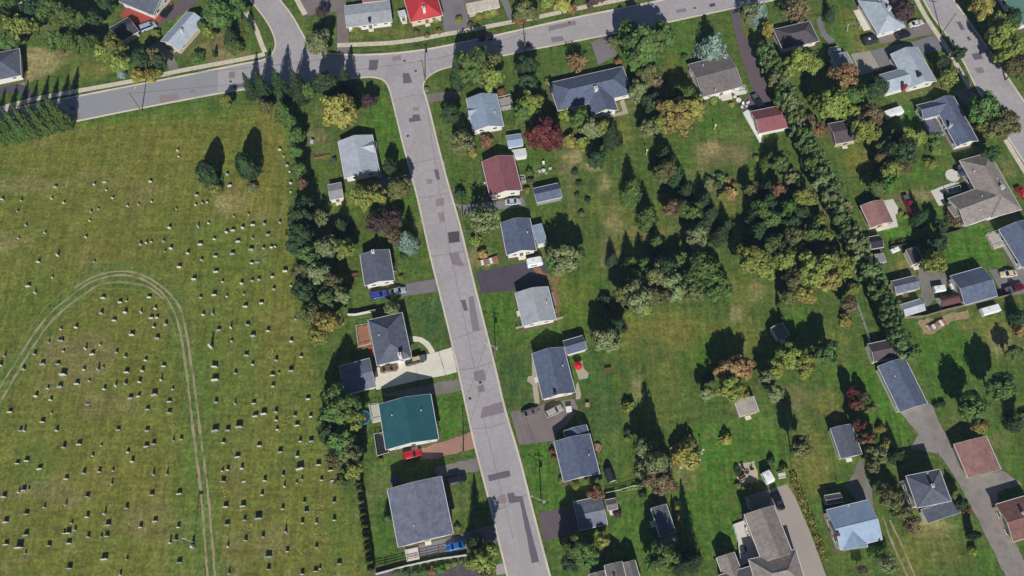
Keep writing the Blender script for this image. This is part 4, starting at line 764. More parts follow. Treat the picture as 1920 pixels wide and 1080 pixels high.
STONES = [((0,270), 'm20,425 s163,435 s135,515 w418,332 s392,420 s482,452 s198,620 s342,677 s143,717 m292,894 t437,842 s395,1010 w215,1076 s710,314 f785,292 s800,355 s848,415 s740,496 s686,520 s676,585 s960,474 s1042,462 s1140,442 m1132,293 s1343,103 s1335,60 s1325,498 s1470,468 s1520,453 s1557,447 w1478,396 m1707,240 w1725,324 s1632,252 m1275,640 t1490,626 s1567,605 s1755,553 s1868,540 m1702,673 w1750,658 m1823,640 w1898,618 m1610,724 w1505,764 w1788,742 s1898,718 m1057,763 s1100,752 s1138,743 s1230,740 s1240,815 m1285,794 m1412,830 w1617,852 w1745,834 w1887,803 m1515,880 w1890,904 w1348,934 w1622,968 w1458,1024 s1672,1043 m1815,1058 m1895,1037 s710,892 s648,708'),
 ((480,270), 'm180,53 s210,102 m235,173 m40,188 s255,218 m262,303 s262,368 s8,83 m65,612 m182,600 w92,691 m60,793 m118,786 s145,780 s268,752 w222,965 m125,1007 m25,1028 s265,1072 f10,892'),
 ((0,540), 't268,42 w777,84 w903,117 s953,107 w1122,79 m763,201 m943,195 t1062,188 m1168,165 w860,252 w1138,234 m1180,231 m575,306 s460,318 m1157,303 m1247,286 s368,415 m467,405 s446,402 w993,362 w1183,386 s755,436 t648,462 s480,484 m263,506 w695,507 m877,492 m943,526 m1095,551 t40,516 w322,580 w437,579 m180,618 m8,590 b478,660 m633,621 t742,617 s778,605 w953,641 m1072,631 w1230,595 t1213,696 s670,706 w580,728 w453,751 s363,763 m785,768 t873,738 m945,728 m1050,715 m273,821 m383,848 w980,834 m1042,821 b1160,812 s1297,768 f658,878 w1272,860 w1108,919 w1272,944 w77,938 s390,948 w322,1013 m155,1078 t188,1074 m430,1078 w888,1072 w1105,1078 m1507,81 w1610,62 s1703,73 s1833,58 w1843,149 m1527,211 t1600,204 w1860,287 t1735,304 w1642,324 w1900,369 s1740,408 w1850,514 m1897,583 b1612,599 m1768,649 b1615,699 m1623,866 t1767,874 w1905,874 w1915,970 b1617,1078 w1710,1076 b1795,1050'),
 ((480,540), 'm137,18 w43,124 m93,331 m267,411 m342,525 m155,552 w127,664 s175,646 w265,630 m130,746 w392,841 b60,953 m152,939 m5,964 m295,969 m412,974 m155,1001 w310,1039 m162,1071 s300,243'),
 ((0,810), 'm483,124 w597,101 s763,111 w1100,116 w1155,98 s1303,73 m1362,63 m962,160 m1678,88 w1783,194 w133,244 w203,224 w300,284 s698,187 m995,230 m632,318 m748,305 s850,298 t1155,324 t1257,322 s1670,300 m1710,293 m1817,283 w500,359 t843,394 w1677,379 f1830,377 w33,494 s145,460 w180,446 s217,437 w657,492 w1140,479 w1347,470 t497,549 s335,573 w200,622 m952,579 w1695,569 w1825,562 t790,620 m658,645 w47,682 s540,692 w812,704 w1165,676 m1057,722 m1340,722 w1705,702 m1837,668 w197,781 s483,767 w515,765 s565,743 m665,794 s763,792 w803,789 t1280,834 m1322,816 w48,850 b147,873 w370,859 w520,842 t1713,864 m1845,819 s193,918 b785,960 s955,963 w1347,984 w523,1029 t1722,1064 s905,1078'),
 ((480,810), 'w27,113 m333,79 w415,76 w183,158 m313,194 w470,254 b332,284 m207,333 w560,296 m68,373 m493,368 s347,364 s308,391 t217,414 m48,479 f575,372 m588,534 m365,534 m203,584 w380,604 b20,655 m590,668 m350,689 s455,692 t227,754 m55,794 m455,872 m238,903 b97,940 w627,994 m97,1034 s482,1033 w450,1050 m348,1073')]
LOOP = [(391,1110),(376,910),(362,810),(352,715),(340,627),(325,577),(297,540),(262,520),(225,510),(180,524),(152,540),(100,580),(70,616),(45,655),(0,725),(-60,800),(-60,1110)]
PALE = {((0,810),i) for i in (36,68,70,74)}
cnt = 0
for (tx, ty), s in STONES:
    for i, tok in enumerate(s.split()):
        k = tok[0]; zx, zy = (float(q) for q in tok[1:].split(',')); px, py = tx+zx/4, ty+zy/4
        p = P(px, py-1.0)
        r = R.random(); ck = 'pale' if ((tx,ty),i) in PALE else ('white' if r < .62 else 'grey' if r < .93 else 'pale')
        colw = {'white': 'white', 'grey': 'grey', 'pale': 'bluish grey'}[ck]
        area = 'on the lawn inside the loop of the dirt track' if inside((px, py), LOOP) else ('in the strip between dirt track and shrubs' if px > 300 and py > 540 else 'on the open grass outside the track loop')
        o = thing(NAME[k][0], (p.x, p.y, 0), NAME[k][1].format(colw)+' '+area, 'headstone' if k not in 'tf' else ('monument' if k == 't' else 'grave marker'), 'headstones in the cemetery', math.radians(8+R.gauss(0, 4)))
        sc = R.uniform(.92, 1.12); o.scale = (sc, sc, sc*R.uniform(.9, 1.12))
        pl, sl = HS[k]
        for nm, me, m in (('plinth', pl, BASEM), ('shaft' if k == 't' else 'slab', sl, STONE[ck])):
            c = bpy.data.objects.new(nm, me); C.objects.link(c); c.parent = o
            if not me.materials: me.materials.append(m)
            c.material_slots[0].link = 'OBJECT'; c.material_slots[0].material = m
            if nm != 'plinth': c.rotation_euler = (R.gauss(0, .025), R.gauss(0, .015), 0)
        cnt += 1
# tall column monuments and the flagpole
def column(px, py, h, label):
    p = P(px, py); o = thing('column_monument', (p.x, p.y, 0), label, 'monument', None, math.radians(10))
    mb = MB(); mb.box((0,0,-.02), 1.0, 1.0, .4); mb.box((0,0,.381), .8, .8, .5); obj('plinth', mb, BASEM, o)
    mb = MB(); mb.hexa([(-.33,-.33,.88),(.33,-.33,.88),(.33,.33,.88),(-.33,.33,.88)], [(-.2,-.2,h),(.2,-.2,h),(.2,.2,h),(-.2,.2,h)]); mb.box((0,0,h), .55, .55, .14); mb.hexa([(-.2,-.2,h+.14),(.2,-.2,h+.14),(.2,.2,h+.14),(-.2,.2,h+.14)], [(-.02,-.02,h+.6),(.02,-.02,h+.6),(.02,.02,h+.6),(-.02,.02,h+.6)])
    obj('shaft', mb, STONE['white'], o)
column(397.5, 652, 2.6, 'tall white column monument beside the bend of the dirt track')
column(362, 1025, 1.5, 'squat white column monument beside the cemetery flagpole')
p = P(364.5, 1017); fp = thing('flagpole', (p.x, p.y, 0), 'thin pale flagpole with a small flag beside the cemetery track', 'flagpole')
mb = MB(); mb.tube((0,0,-.05), (0,0,9.0), .07, .045, 8); obj('pole', mb, WHITE, fp)
mb = MB(); mb.tube((0,0,9.0), (0,0,9.12), .07, .04, 8); obj('finial', mb, MATS['brass'], fp)
mb = MB()
for i in range(6): mb.quad((.05+i*.16,.03*math.sin(i*1.3),8.3),(.05+(i+1)*.16,.03*math.sin((i+1)*1.3),8.28),(.05+(i+1)*.16,.03*math.sin((i+1)*1.3),8.86),(.05+i*.16,.03*math.sin(i*1.3),8.88))
obj('flag', mb, mat('flag_cloth', lin(230,226,220,.8), .9, .1), fp)

# ------------------------------------------------------------------ vehicles
TYRE = mat('tyre', (.018,.018,.02), .8, .1); RIMM = mat('rim', (.45,.46,.48), .3, .05, metal=.9); LAMP = mat('lamp_lens', (.75,.76,.78), .15, .03); TAIL = mat('tail_lens', (.45,.02,.02), .2, .05)
CGLASS = mat('car_glass', (.012,.015,.02), .06, .02, spec=.7)
def paint(rgb):
    return mat('paint_%d_%d_%d' % rgb, lin(*rgb, .75), .32, .05, 1.0, spec=.5, coat=.5)
wm_ = MB(); wm_.tube((0,-.1,0), (0,.1,0), .33, .33, 18); TYRE_ME = wm_.mesh('wheel'); TYRE_ME.materials.append(TYRE)
rm_ = MB(); rm_.tube((0,-.115,0), (0,.115,0), .2, .2, 14); RIM_ME = rm_.mesh('rim'); RIM_ME.materials.append(RIMM)
SPEC = {  # length, half width, body profile (x fraction, top z), cabin (x fractions rear base, rear roof, front roof, front base), roof z
 'sedan': (4.6, .90, [(-.5,.62),(-.47,.92),(-.30,1.0),(-.1,.98),(.15,.98),(.36,.88),(.47,.74),(.5,.58)], (-.36,-.19,.06,.22), 1.45, 0),
 'suv':   (4.7, .94, [(-.5,.75),(-.485,1.02),(-.3,1.05),(0,1.05),(.2,1.05),(.42,.98),(.485,.85),(.5,.66)], (-.485,-.42,.06,.21), 1.72, 0),
 'van':   (4.9, .96, [(-.5,.75),(-.49,1.1),(-.3,1.1),(0,1.1),(.28,1.08),(.44,.96),(.49,.85),(.5,.62)], (-.49,-.46,.16,.32), 1.85, 0),
 'pickup':(5.6, .98, [(-.5,.75),(-.495,1.05),(-.13,1.05),(0,1.08),(.2,1.08),(.42,1.0),(.49,.9),(.5,.68)], (-.12,-.09,.1,.22), 1.82, 1)}
def car(name, label, cat, kind, a, b, rgb, cap=None):
    """a, b: photo pixels of rear and front bumper"""
    L, hw, prof, cab, rz, bed = SPEC[kind]
    pa, pb = P(*a, .6), P(*b, .6); c = (pa+pb)/2; d = pb-pa
    o = thing(name, (c.x, c.y, 0.02), label, cat, 'parked vehicles', math.atan2(d.y, d.x)); pm_ = paint(rgb)
    rows = []; xs = [f for f, _ in prof]
    for f, z in prof:
        x = f*L; wf = hw*(1-.16*abs(2*f)**8-.05*abs(2*f)**3)
        ring = [(-wf*.97,.28),(-wf,.55),(-wf*.985,z-.09),(-wf*.93,z-.015),(-wf*.55,z+.02),(0,z+.03),(wf*.55,z+.02),(wf*.93,z-.015),(wf*.985,z-.09),(wf,.55),(wf*.97,.28)]
        if abs(f) == .5: ring = [(y*.97, .32 if zz == .28 else min(zz, z)) for y, zz in ring]
        rows.append([(x, y, zz) for y, zz in ring])
    mb = MB(); k = 11
    for r in rows: mb.v += r
    for i in range(len(rows)-1):
        for j in range(k-1): mb.f.append((i*k+j, (i+1)*k+j, (i+1)*k+j+1, i*k+j+1)[::-1])
    mb.f.append(tuple(range(k))[::-1]); n = (len(rows)-1)*k; mb.f.append(tuple(n+i for i in range(k)))
    for i in range(len(rows)-1): mb.f.append((i*k, i*k+k-1, (i+1)*k+k-1, (i+1)*k))
    obj('body', mb, pm_, o, smooth=True)
    zb = 1.0 if kind == 'sedan' else 1.06; zb -= .05
    rb, rr, fr, fb = (q*L for q in cab); wb, wr = hw*.92, hw*.74
    base = [(rb,-wb*.95,zb),(fb,-wb*.95,zb),(fb,wb*.95,zb),(rb,wb*.95,zb)]; top = [(rr,-wr,rz-.05),(fr,-wr*.97,rz-.05),(fr,wr*.97,rz-.05),(rr,wr,rz-.05)]
    g = MB(); g.hexa(base, top); obj('window_glass', g, CGLASS, o)
    t = MB(); e = .05
    lo = [(rr-e,-wr-e,rz-.06),(fr+e,-wr*.97-e,rz-.06),(fr+e,wr*.97+e,rz-.06),(rr-e,wr+e,rz-.06)]; up = [(rr+.12,-wr+.1,rz),(fr-.1,-wr*.97+.1,rz),(fr-.1,wr*.97-.1,rz),(rr+.12,wr-.1,rz)]
    t.hexa(lo, up); ro = obj('roof', t, pm_, o)
    pl = MB()
    for (p0, p1) in ((base[0],top[0]),(base[1],top[1]),(base[2],top[2]),(base[3],top[3])): pl.tube(p0, p1, .055, .05, 5)
    if kind != 'pickup':
        xm = (rr+fr)/2
        for s in (-1, 1): pl.tube((xm, s*wb*.955, zb), (xm, s*wr*1.0, rz-.05), .05, .045, 5)
    obj('pillar', pl, pm_, o)
    if bed:
        bm_ = MB(); x0, x1 = -.485*L, cab[0]*L-.12
        bm_.hexa([(x0,-hw*.78,1.082),(x1,-hw*.78,1.082),(x1,hw*.78,1.082),(x0,hw*.78,1.082)], [(x0+.02,-hw*.76,1.13),(x1,-hw*.76,1.13),(x1,hw*.76,1.13),(x0+.02,hw*.76,1.13)])
        obj('bed_cover', bm_, mat('bed_cover', lin(96,98,108,.85), .7, .1), o)
    if cap:
        hm = MB(); hm.box((-.05*L,0,rz+.005), .35*L, 1.0, .12); obj('roof_box', hm, mat('roof_rack', lin(*cap, .8), .6, .1), o)
    for fx in (-.31, .31):
        for s in (-1, 1):
            w = bpy.data.objects.new('wheel', TYRE_ME); C.objects.link(w); w.parent = o; w.location = (fx*L, s*(hw-.1), .325)
            q = bpy.data.objects.new('rim', RIM_ME); C.objects.link(q); q.parent = w
    zl = prof[-1][1]+.06
    for s in (-1, 1):
        m = MB(); m.box((.478*L, s*hw*.68, zl-.06), .1, .36, .14); obj('headlight', m, LAMP, o)
        m = MB(); m.box((-.488*L, s*hw*.72, .74), .07, .3, .16); obj('taillight', m, TAIL, o)
        m = MB(); m.box((fb-.25, s*(hw+.06), 1.0), .14, .16, .13); obj('mirror', m, pm_, o)
    return o
car('parked_car','silver sedan on the driveway of the maroon-roofed house','car','sedan',(946,380),(977,377),(196,200,208))
car('parked_car','black sedan beside the rust red deck','car','suv',(303,34),(322,10),(40,42,48))
car('parked_van','pale blue and white van near the charcoal outbuilding','van','van',(268,54),(289,46),(176,194,214))
car('parked_car','black sedan pulled up at the north kerb of the cross street','car','sedan',(900,72),(923,68),(34,35,40))
car('parked_car','white sedan under the purple tree by the pale blue hip roof','car','sedan',(1707,47),(1729,41),(226,226,224))
car('parked_suv','black estate car on the warm grey driveway between two pale blue roofs','car','suv',(1676,71),(1710,61),(36,38,44))
car('parked_car','dark car beside the mauve garage','car','pickup',(1414,180),(1429,204),(44,48,56))
car('pickup_truck','dark red pickup truck on the grass by the reddish brown garage','pickup truck','pickup',(1697,368),(1711,398),(150,36,56))
car('parked_car','cream convertible car by the navy workshop','car','sedan',(1906,512),(1876,515),(232,222,190))
car('pickup_truck','maroon pickup truck behind the navy workshop','pickup truck','pickup',(1881,547),(1921,535),(104,24,42))
car('parked_car','bright red car beside the big greyish brown house','car','sedan',(1908,352),(1926,372),(200,34,48))
car('parked_car','deep blue car beside the charcoal-roofed bungalow','car','suv',(697,556),(724,550),(58,82,170))
car('parked_car','silver car beside the blue car at the bungalow','car','sedan',(729,549),(761,543),(190,198,208))
car('parked_car','brown sedan close against the dark hip-roofed house','car','sedan',(712,694),(747,688),(124,96,78))
car('pickup_truck','black car with a cream top on the pale concrete driveway','car','pickup',(795,671),(763,680),(52,52,56),(206,190,140))
car('parked_suv','bright red car beside the teal-roofed house','car','suv',(756,856),(789,848),(196,32,42))
car('parked_suv','black SUV on the lawn edge by the grey gravel drive','car','suv',(839,904),(874,895),(34,36,44))
car('parked_car','bright blue convertible behind the large flat grey-roofed house','car','sedan',(869,1020),(838,1028),(38,110,200))
car('parked_suv','pale grey estate car on the warm grey driveway','car','suv',(1023,779),(1055,763),(196,190,186))
car('parked_car','dusty brown-grey car at the mouth of the warm grey driveway','car','sedan',(980,778),(1009,768),(128,122,124))
car('parked_car','black car on the pale paver driveway','car','suv',(1452,926),(1465,952),(26,30,38))

# ------------------------------------------------------------------ utility poles, lamps, cables
def pole(px, py, h, label, arm=None, transformer=False, cross=True):
    p = P(px, py); o = thing('utility_pole', (p.x, p.y, 0), label, 'utility pole', 'utility poles along the streets', math.radians(-12))
    mb = MB(); mb.tube((0,0,-.2), (0,0,h), .16, .11, 9); obj('pole', mb, POLEM, o)
    if cross:
        mb = MB(); mb.box((0,.16,h-.7), 2.2, .11, .12); ca = obj('crossarm', mb, POLEM, o)
        for x in (-.95,-.35,.35,.95):
            m = MB(); m.tube((x,.16,h-.58), (x,.16,h-.38), .06, .04, 7); obj('insulator', m, WHITE, ca)
    if transformer: m = MB(); m.tube((.42,0,h-2.4), (.42,0,h-1.5), .27, .27, 12); m.box((.2,0,h-2.0), .3, .1, .12); obj('transformer', m, mat('grey_steel', (.35,.36,.36), .5, .08), o)
    if arm:
        d = Vector((arm[0], arm[1], 0)).normalized(); m = MB(); e = d*2.6+Vector((0,0,h-1.1)); m.tube((0,0,h-1.6), e, .045, .035, 6); la = obj('lamp_arm', m, mat('galvanised', (.5,.5,.5), .45, .06), o)
        m = MB(); m.hexa([e+Vector(q) for q in ((-.1,-.1,-.08),(.1,-.1,-.08),(.1,.1,-.08),(-.1,.1,-.08))], [e+d*.1+Vector(q) for q in ((-.2,-.12,.08),(.2,-.12,.08),(.2,.12,.08),(-.2,.12,.08))]); obj('lamp_head', m, MATS['galvanised'], la)
    return (p, h)
p1 = pole(266,209,9.5,'wooden utility pole at the cemetery edge of the cross street',(.2,1))
p2 = pole(797,152,10,'utility pole with transformer on the corner by the junction',(-1,.2),True)
p3 = pole(984,98,9.5,'utility pole by the asphalt patch on the cross street kerb')
p4 = pole(867,413,9.5,'street lamp pole beside the pale brown tree along the street',(-1,.15),cross=True)
p5 = pole(929,670,9.5,'utility pole with lamp at the lot corner of the light grey house',(-1,.2),True)
p6 = pole(1015,949,9.5,'utility pole at the mouth of the plum driveway',(-1,.2),True)
p7 = pole(869,851,9.0,'utility pole between the red gravel and grey gravel drives',cross=False)
p8 = pole(1765,64,9.5,'utility pole on the verge by the diagonal road',None)
p9 = pole(1915,152,9.0,'utility pole across the diagonal road with a lamp arm',(-1,0))
def cable(a, b, label):
    (pa, ha), (pb, hb) = a, b; mb = MB(); n = 14
    A0 = pa+Vector((0,0,ha-.35)); B0 = pb+Vector((0,0,hb-.35)); pr = None
    for i in range(n+1):
        t = i/n; q = A0.lerp(B0, t)-Vector((0,0,1.1*4*t*(1-t)))
        if pr is not None: mb.tube(pr, q, .032, .032, 4)
        pr = q
    tag(obj('overhead_cable', mb, DARKM), label, 'cable', 'overhead cables')
cable(p1, p2, 'thin black overhead cable along the cross street to the junction pole'); cable(p2, p3, 'thin black overhead cable east of the junction pole'); cable(p2, p4, 'thin black overhead cable down the street from the junction')
cable(p4, p5, 'thin black overhead cable past the light grey house lot'); cable(p5, p6, 'thin black overhead cable past the brown driveway'); cable(p5, p7, 'thin black overhead cable crossing the street to the gravel drives')

# ------------------------------------------------------------------ fences and walls
def fence(name, label, pts, h, m, step=2.0, solid=True, cat='fence', thick=.05):
    l = PS(pts); root = thing(name, tuple(l[0]), label, cat); o = l[0]
    for a, b in zip(l, l[1:]):
        n = max(1, round((b-a).length/step))
        for i in range(n):
            q0, q1 = a.lerp(b, i/n)-o, a.lerp(b, (i+1)/n)-o; d = (q1-q0); ang = math.atan2(d.y, d.x)
            mb = MB(); mb.box((q0.x, q0.y, -.05), .12, .12, h+.12, ang); obj('post', mb, m, root)
            mid = (q0+q1)/2; mb = MB()
            if solid: mb.box((mid.x, mid.y, .05), d.length-.13, thick, h-.05, ang)
            else:
                for z in (.3, .65, 1.0): mb.box((mid.x, mid.y, z*h-.06), d.length-.13, .05, .12, ang)
            obj('panel' if solid else 'rail', mb, m, root)
    return root
FW = mat('fence_white', lin(214,212,206,.85), .8, .1); FB = mat('fence_board', lin(130,118,106,.85), .9, .2, 3); FD = mat('fence_dark', lin(84,80,74,.85), .9, .2, 3)
fence('board_fence','long tall board fence below the navy workshop',[(1690,598),(1728,596),(1768,584),(1812,574),(1888,556)],1.9,FB)
fence('board_fence','dark board fence dividing the two bright green lawns',[(1668,466),(1712,458),(1752,447),(1790,436),(1818,424)],1.5,FD)
fence('picket_fence','thin white picket fence running beside the tall hedge',[(1602,562),(1612,590),(1623,622),(1637,676)],1.2,FW,2.5,False)
fence('garden_wall','low white wall along the mulch bed behind the flat grey house',[(705,1077),(760,1062),(820,1049),(876,1041)],1.0,mat('white_wall_paint',lin(216,212,212,.85),.9,.15,3),3.0,True,'wall',.3)
fence('rail_fence','dark rail fence behind the flat grey-roofed house',[(702,1064),(760,1050),(800,1041),(845,1031)],1.3,FD,2.6,False)
fence('rail_fence','white garden fence behind the small round-topped shed',[(1136,925),(1160,920),(1186,912),(1208,913)],1.2,FW,2.2,False)
fence('board_fence','white board fence by the navy house and fenced lawn',[(1874,432),(1886,452),(1920,508)],.4,FW,3.0)
fence('timber_screen','short white timber screen behind the bungalow in shadow',[(653,592),(668,592),(706,584)],1.6,FW,1.6)
fence('rail_fence','thin white rail fence beside the silver-roofed house lawn',[(590,299),(604,297),(619,294)],1.0,WOODM,1.6,False)
fence('board_fence','short pale fence along the end wall of the light grey house',[(968,617),(985,613),(1030,604),(1056,597)],1.3,FW,2.2,False)
fence('fence','low white fence beside the circular patio hedge',[(1500,300),(1504,318)],1.2,FW,1.2)

# ------------------------------------------------------------------ yard things
def parts(root, *ps):
    for nm, mb, m in ps: obj(nm, mb, m, root)
def parasol(px, py, label, rgb):
    p = P(px, py, 0); o = thing('parasol', (p.x, p.y, 0), label, 'parasol'); c = MB(); n = 8; r = 1.15
    for i in range(n):
        a0, a1 = 2*math.pi*i/n, 2*math.pi*(i+1)/n
        n0 = len(c.v); c.v += [(0,0,2.5),(r*math.cos(a0),r*math.sin(a0),2.05),(r*math.cos(a1),r*math.sin(a1),2.05)]; c.f.append((n0,n0+1,n0+2))
        c.quad((r*math.cos(a0),r*math.sin(a0),2.05),(r*math.cos(a0),r*math.sin(a0),1.92),(r*math.cos(a1),r*math.sin(a1),1.92),(r*math.cos(a1),r*math.sin(a1),2.05))
    s = MB(); s.tube((0,0,0),(0,0,2.5),.03,.03,8); b = MB(); b.tube((0,0,0),(0,0,.08),.3,.28,14)
    parts(o, ('canopy', c, mat('parasol_%d' % rgb[0], lin(*rgb,.85), .8, .06)), ('pole', s, WHITE), ('foot', b, DARKM))
parasol(1083, 690, 'red garden parasol on the beige patio', (214,44,58)); parasol(1797, 330, 'dark blue parasol on the round white patio', (60,66,92))
def table(px, py, label, rgb=(226,226,222), r=.6, rz=.2):
    p = P(px, py); o = thing('garden_table', (p.x, p.y, 0), label, 'table', None, rz); t = MB(); t.tube((0,0,.7),(0,0,.75),r,r,18); parts(o, ('table_top', t, mat('furn_%d_%d' % rgb[:2], lin(*rgb,.85), .6, .06)))
    for k in range(4):
        a = math.pi/4+k*math.pi/2; l = MB(); l.tube((r*.8*math.cos(a), r*.8*math.sin(a), 0), (r*.6*math.cos(a), r*.6*math.sin(a), .7), .03, .03, 6); obj('leg', l, MATS['furn_%d_%d' % rgb[:2]], o)
def chair(px, py, label, rgb=(228,228,224), rz=0.0, group=None):
    p = P(px, py); o = thing('garden_chair', (p.x, p.y, 0), label, 'chair', group, rz); m = mat('furn_%d_%d' % rgb[:2], lin(*rgb,.85), .6, .06)
    s = MB(); s.box((0,0,.4), .6, .6, .06); b = MB(); b.hexa([(-.3,.26,.46),(.3,.26,.46),(.3,.32,.46),(-.3,.32,.46)], [(-.28,.42,1.05),(.28,.42,1.05),(.28,.48,1.05),(-.28,.48,1.05)])
    parts(o, ('seat', s, m), ('backrest', b, m))
    for x in (-.26,.26):
        for y in (-.26,.26): l = MB(); l.tube((x,y,0),(x,y,.4),.025,.025,6); obj('leg', l, m, o)
        ar = MB(); ar.box((x*1.1,0,.62), .07, .62, .04); ar.tube((x*1.1,-.27,.4),(x*1.1,-.27,.62),.02,.02,5); obj('armrest', ar, m, o)
table(1019,322,'round white lawn table behind the maroon-roofed house'); 
for i,(x,y,a) in enumerate([(1012,323,1.6),(1031,318,-1.4),(1019,308,0.1),(1024,325,3.0)]): chair(x,y,'white plastic lawn chair around the round white lawn table',rz=a,group='chairs around the lawn table')
table(1384,190,'round white table on the drive by the taupe house',(236,234,230),.8); table(1377,184,'smaller white table on the white porch of the taupe house',(240,236,228),.5)
for x,y,a in [(1393,197,.3),(1399,201,2.0),(1391,203,1.0),(1401,195,-1.0)]: chair(x,y,'white chair on the asphalt beside the taupe house porch',(238,236,232),a,'chairs by the taupe house porch')
for x,y,a in [(1398,992,.3),(1400,1000,1.7),(1403,1006,2.6)]: chair(x,y,'dark chair on the white deck of the greige house',(58,58,64),a,'chairs on the white deck')
table(1392,1030,'round dark table on the white deck of the greige house',(70,62,60),.9)
for x,y,a in [(1388,886,1.2),(1408,880,-1.4),(1392,878,0.3)]: chair(x,y,'dark bench seat on the crushed stone fire-pit circle',(52,46,46),a,'seats round the fire pit')
def firepit(px,py,label):
    p = P(px,py); o = thing('fire_pit',(p.x,p.y,0),label,'fire pit'); b = MB(); n=12
    for i in range(n): a=2*math.pi*i/n; m=MB(); m.box((.55*math.cos(a),.55*math.sin(a),0),.26,.2,.3,a); obj('stone',m,BASEM,o)
    a=MB(); a.tube((0,0,.0),(0,0,.06),.45,.4,14); obj('ash',a,DARKM,o)
firepit(1400,885,'dark round fire pit on the crushed stone circle')
def trailer(px0, px1, label, w, h, m, win=True, rounded=True, cat='trailer', name='camper_trailer'):
    a, b = P(*px0, h*.6), P(*px1, h*.6); c=(a+b)/2; d=b-a; L=d.length; o=thing(name,(c.x,c.y,0),label,cat,None,math.atan2(d.y,d.x)); mb=MB(); rows=[]
    for f,s in ((-.5,.82),(-.46,.96),(-.3,1),(.3,1),(.42,.96),(.5,.7)):
        zt=.45+(h-.45)*(s if rounded else 1); ww=w/2*(s**.5 if rounded else 1)
        rows.append([(f*L,-ww,.45),(f*L,-ww,zt-.18),(f*L,-ww*.85,zt),(f*L,ww*.85,zt),(f*L,ww,zt-.18),(f*L,ww,.45)])
    for r in rows: mb.v+=r
    for i in range(5):
        for j in range(5): mb.f.append((i*6+j+1,(i+1)*6+j+1,(i+1)*6+j,i*6+j)[::-1])
        mb.f.append((i*6,i*6+5,(i+1)*6+5,(i+1)*6))
    mb.f+=[(0,1,2,3,4,5),(35,34,33,32,31,30)]
    obj('shell',mb,m,o)
    hb=MB(); hb.tube((L/2,0,.5),(L/2+1.0,0,.45),.05,.05,6); obj('drawbar',hb,DARKM,o)
    for s in (-1,1):
        q=bpy.data.objects.new('wheel',TYRE_ME); C.objects.link(q); q.parent=o; q.location=(0,s*(w/2-.08),.325)
        if win:
            g=MB(); g.box((-.1*L,s*(w/2+.012),1.35),.4*L,.03,.5); obj('window',g,glass_mat(),o)
    v=MB(); v.box((-.1*L,0,h+.002),.7,.7,.1); obj('roof_hatch',v,MATS['furn_228_228'],o)
WH=mat('trailer_white',lin(240,242,244,.88),.5,.04)
trailer((988,494),(1017,488),'white rounded camper trailer on the dark driveway by the light grey house',2.2,2.3,WH)
trailer((1434,884),(1446,905),'white camper trailer with pale blue roof panel by the fire pit',2.2,2.4,WH)
trailer((1840,586),(1872,577),'white flat-topped utility trailer below the navy workshop',2.0,1.9,WH,False,False)
trailer((1660,216),(1690,206),'bright white canopy tent trailer on the lush lawn',2.3,2.0,WH,False,False)
trailer((1751,543),(1771,540),'small white trailer box beside the barrel-roofed annexe',1.7,1.6,WH,False,False); trailer((1789,541),(1784,532),'white covered cart against the navy workshop',1.5,1.3,WH,False,False)
trailer((1619,78),(1643,72),'black box trailer with white trim on the lawn near two blue roofs',2.4,1.7,mat('black_box',lin(58,58,64,.85),.5,.1),False,False)
trailer((1671,472),(1685,466),'white garden box beside the dark board fence',1.3,.9,WH,False,False); trailer((544,163),(550,162),'small pale blue utility cabinet trailer among the shaded conifers',1.2,1.3,mat('cabinet_blue',lin(150,176,214,.85),.5,.05),False,False)
def crate_pile(px0,px1,label):
    a,b=P(*px0),P(*px1); c=(a+b)/2; d=b-a; o=thing('timber_stack',(c.x,c.y,0),label,'timber',None,math.atan2(d.y,d.x)); n=int(d.length/.8)
    for i in range(n):
        for k in range(2):
            m=MB(); m.box((-d.length/2+.8*i+.4,R.uniform(-.3,.3),.0+k*.42),.74,1.5+R.uniform(-.3,.3),.41,R.uniform(-.06,.06)); obj('timber_bundle',m,[WOODM,GREYW,WHITE][R.randrange(3)],o)
crate_pile((896,495),(934,487),'row of stacked pale timber bundles beside the dark driveway'); crate_pile((1741,617),(1770,604),'scattered pale timber planks in the garden bed below the board fence')
def trampoline(px,py,r,label,rgb):
    p=P(px,py,.8); o=thing('trampoline',(p.x,p.y,0),label,'trampoline'); t=MB(); n=28
    for i in range(n):
        a0,a1=2*math.pi*i/n,2*math.pi*(i+1)/n; t.quad((r*math.cos(a0),r*math.sin(a0),.8),(r*math.cos(a1),r*math.sin(a1),.8),(r*.85*math.cos(a1),r*.85*math.sin(a1),.82),(r*.85*math.cos(a0),r*.85*math.sin(a0),.82))
    obj('rim_pad',t,mat('pad_teal',lin(*rgb,.85),.6,.1),o); m=MB(); m.tube((0,0,.77),(0,0,.79),r*.85,r*.85,28); obj('mat',m,mat('tramp_mat',lin(50,66,84,.8),.7,.1),o)
    for i in range(6): a=i*math.pi/3; l=MB(); l.tube((r*.93*math.cos(a),r*.93*math.sin(a),0),(r*.93*math.cos(a),r*.93*math.sin(a),.8),.04,.04,6); obj('leg',l,DARKM,o)
trampoline(681,783,1.9,'small trampoline with a teal rim under the large tree by the teal-roofed house',(60,150,160))
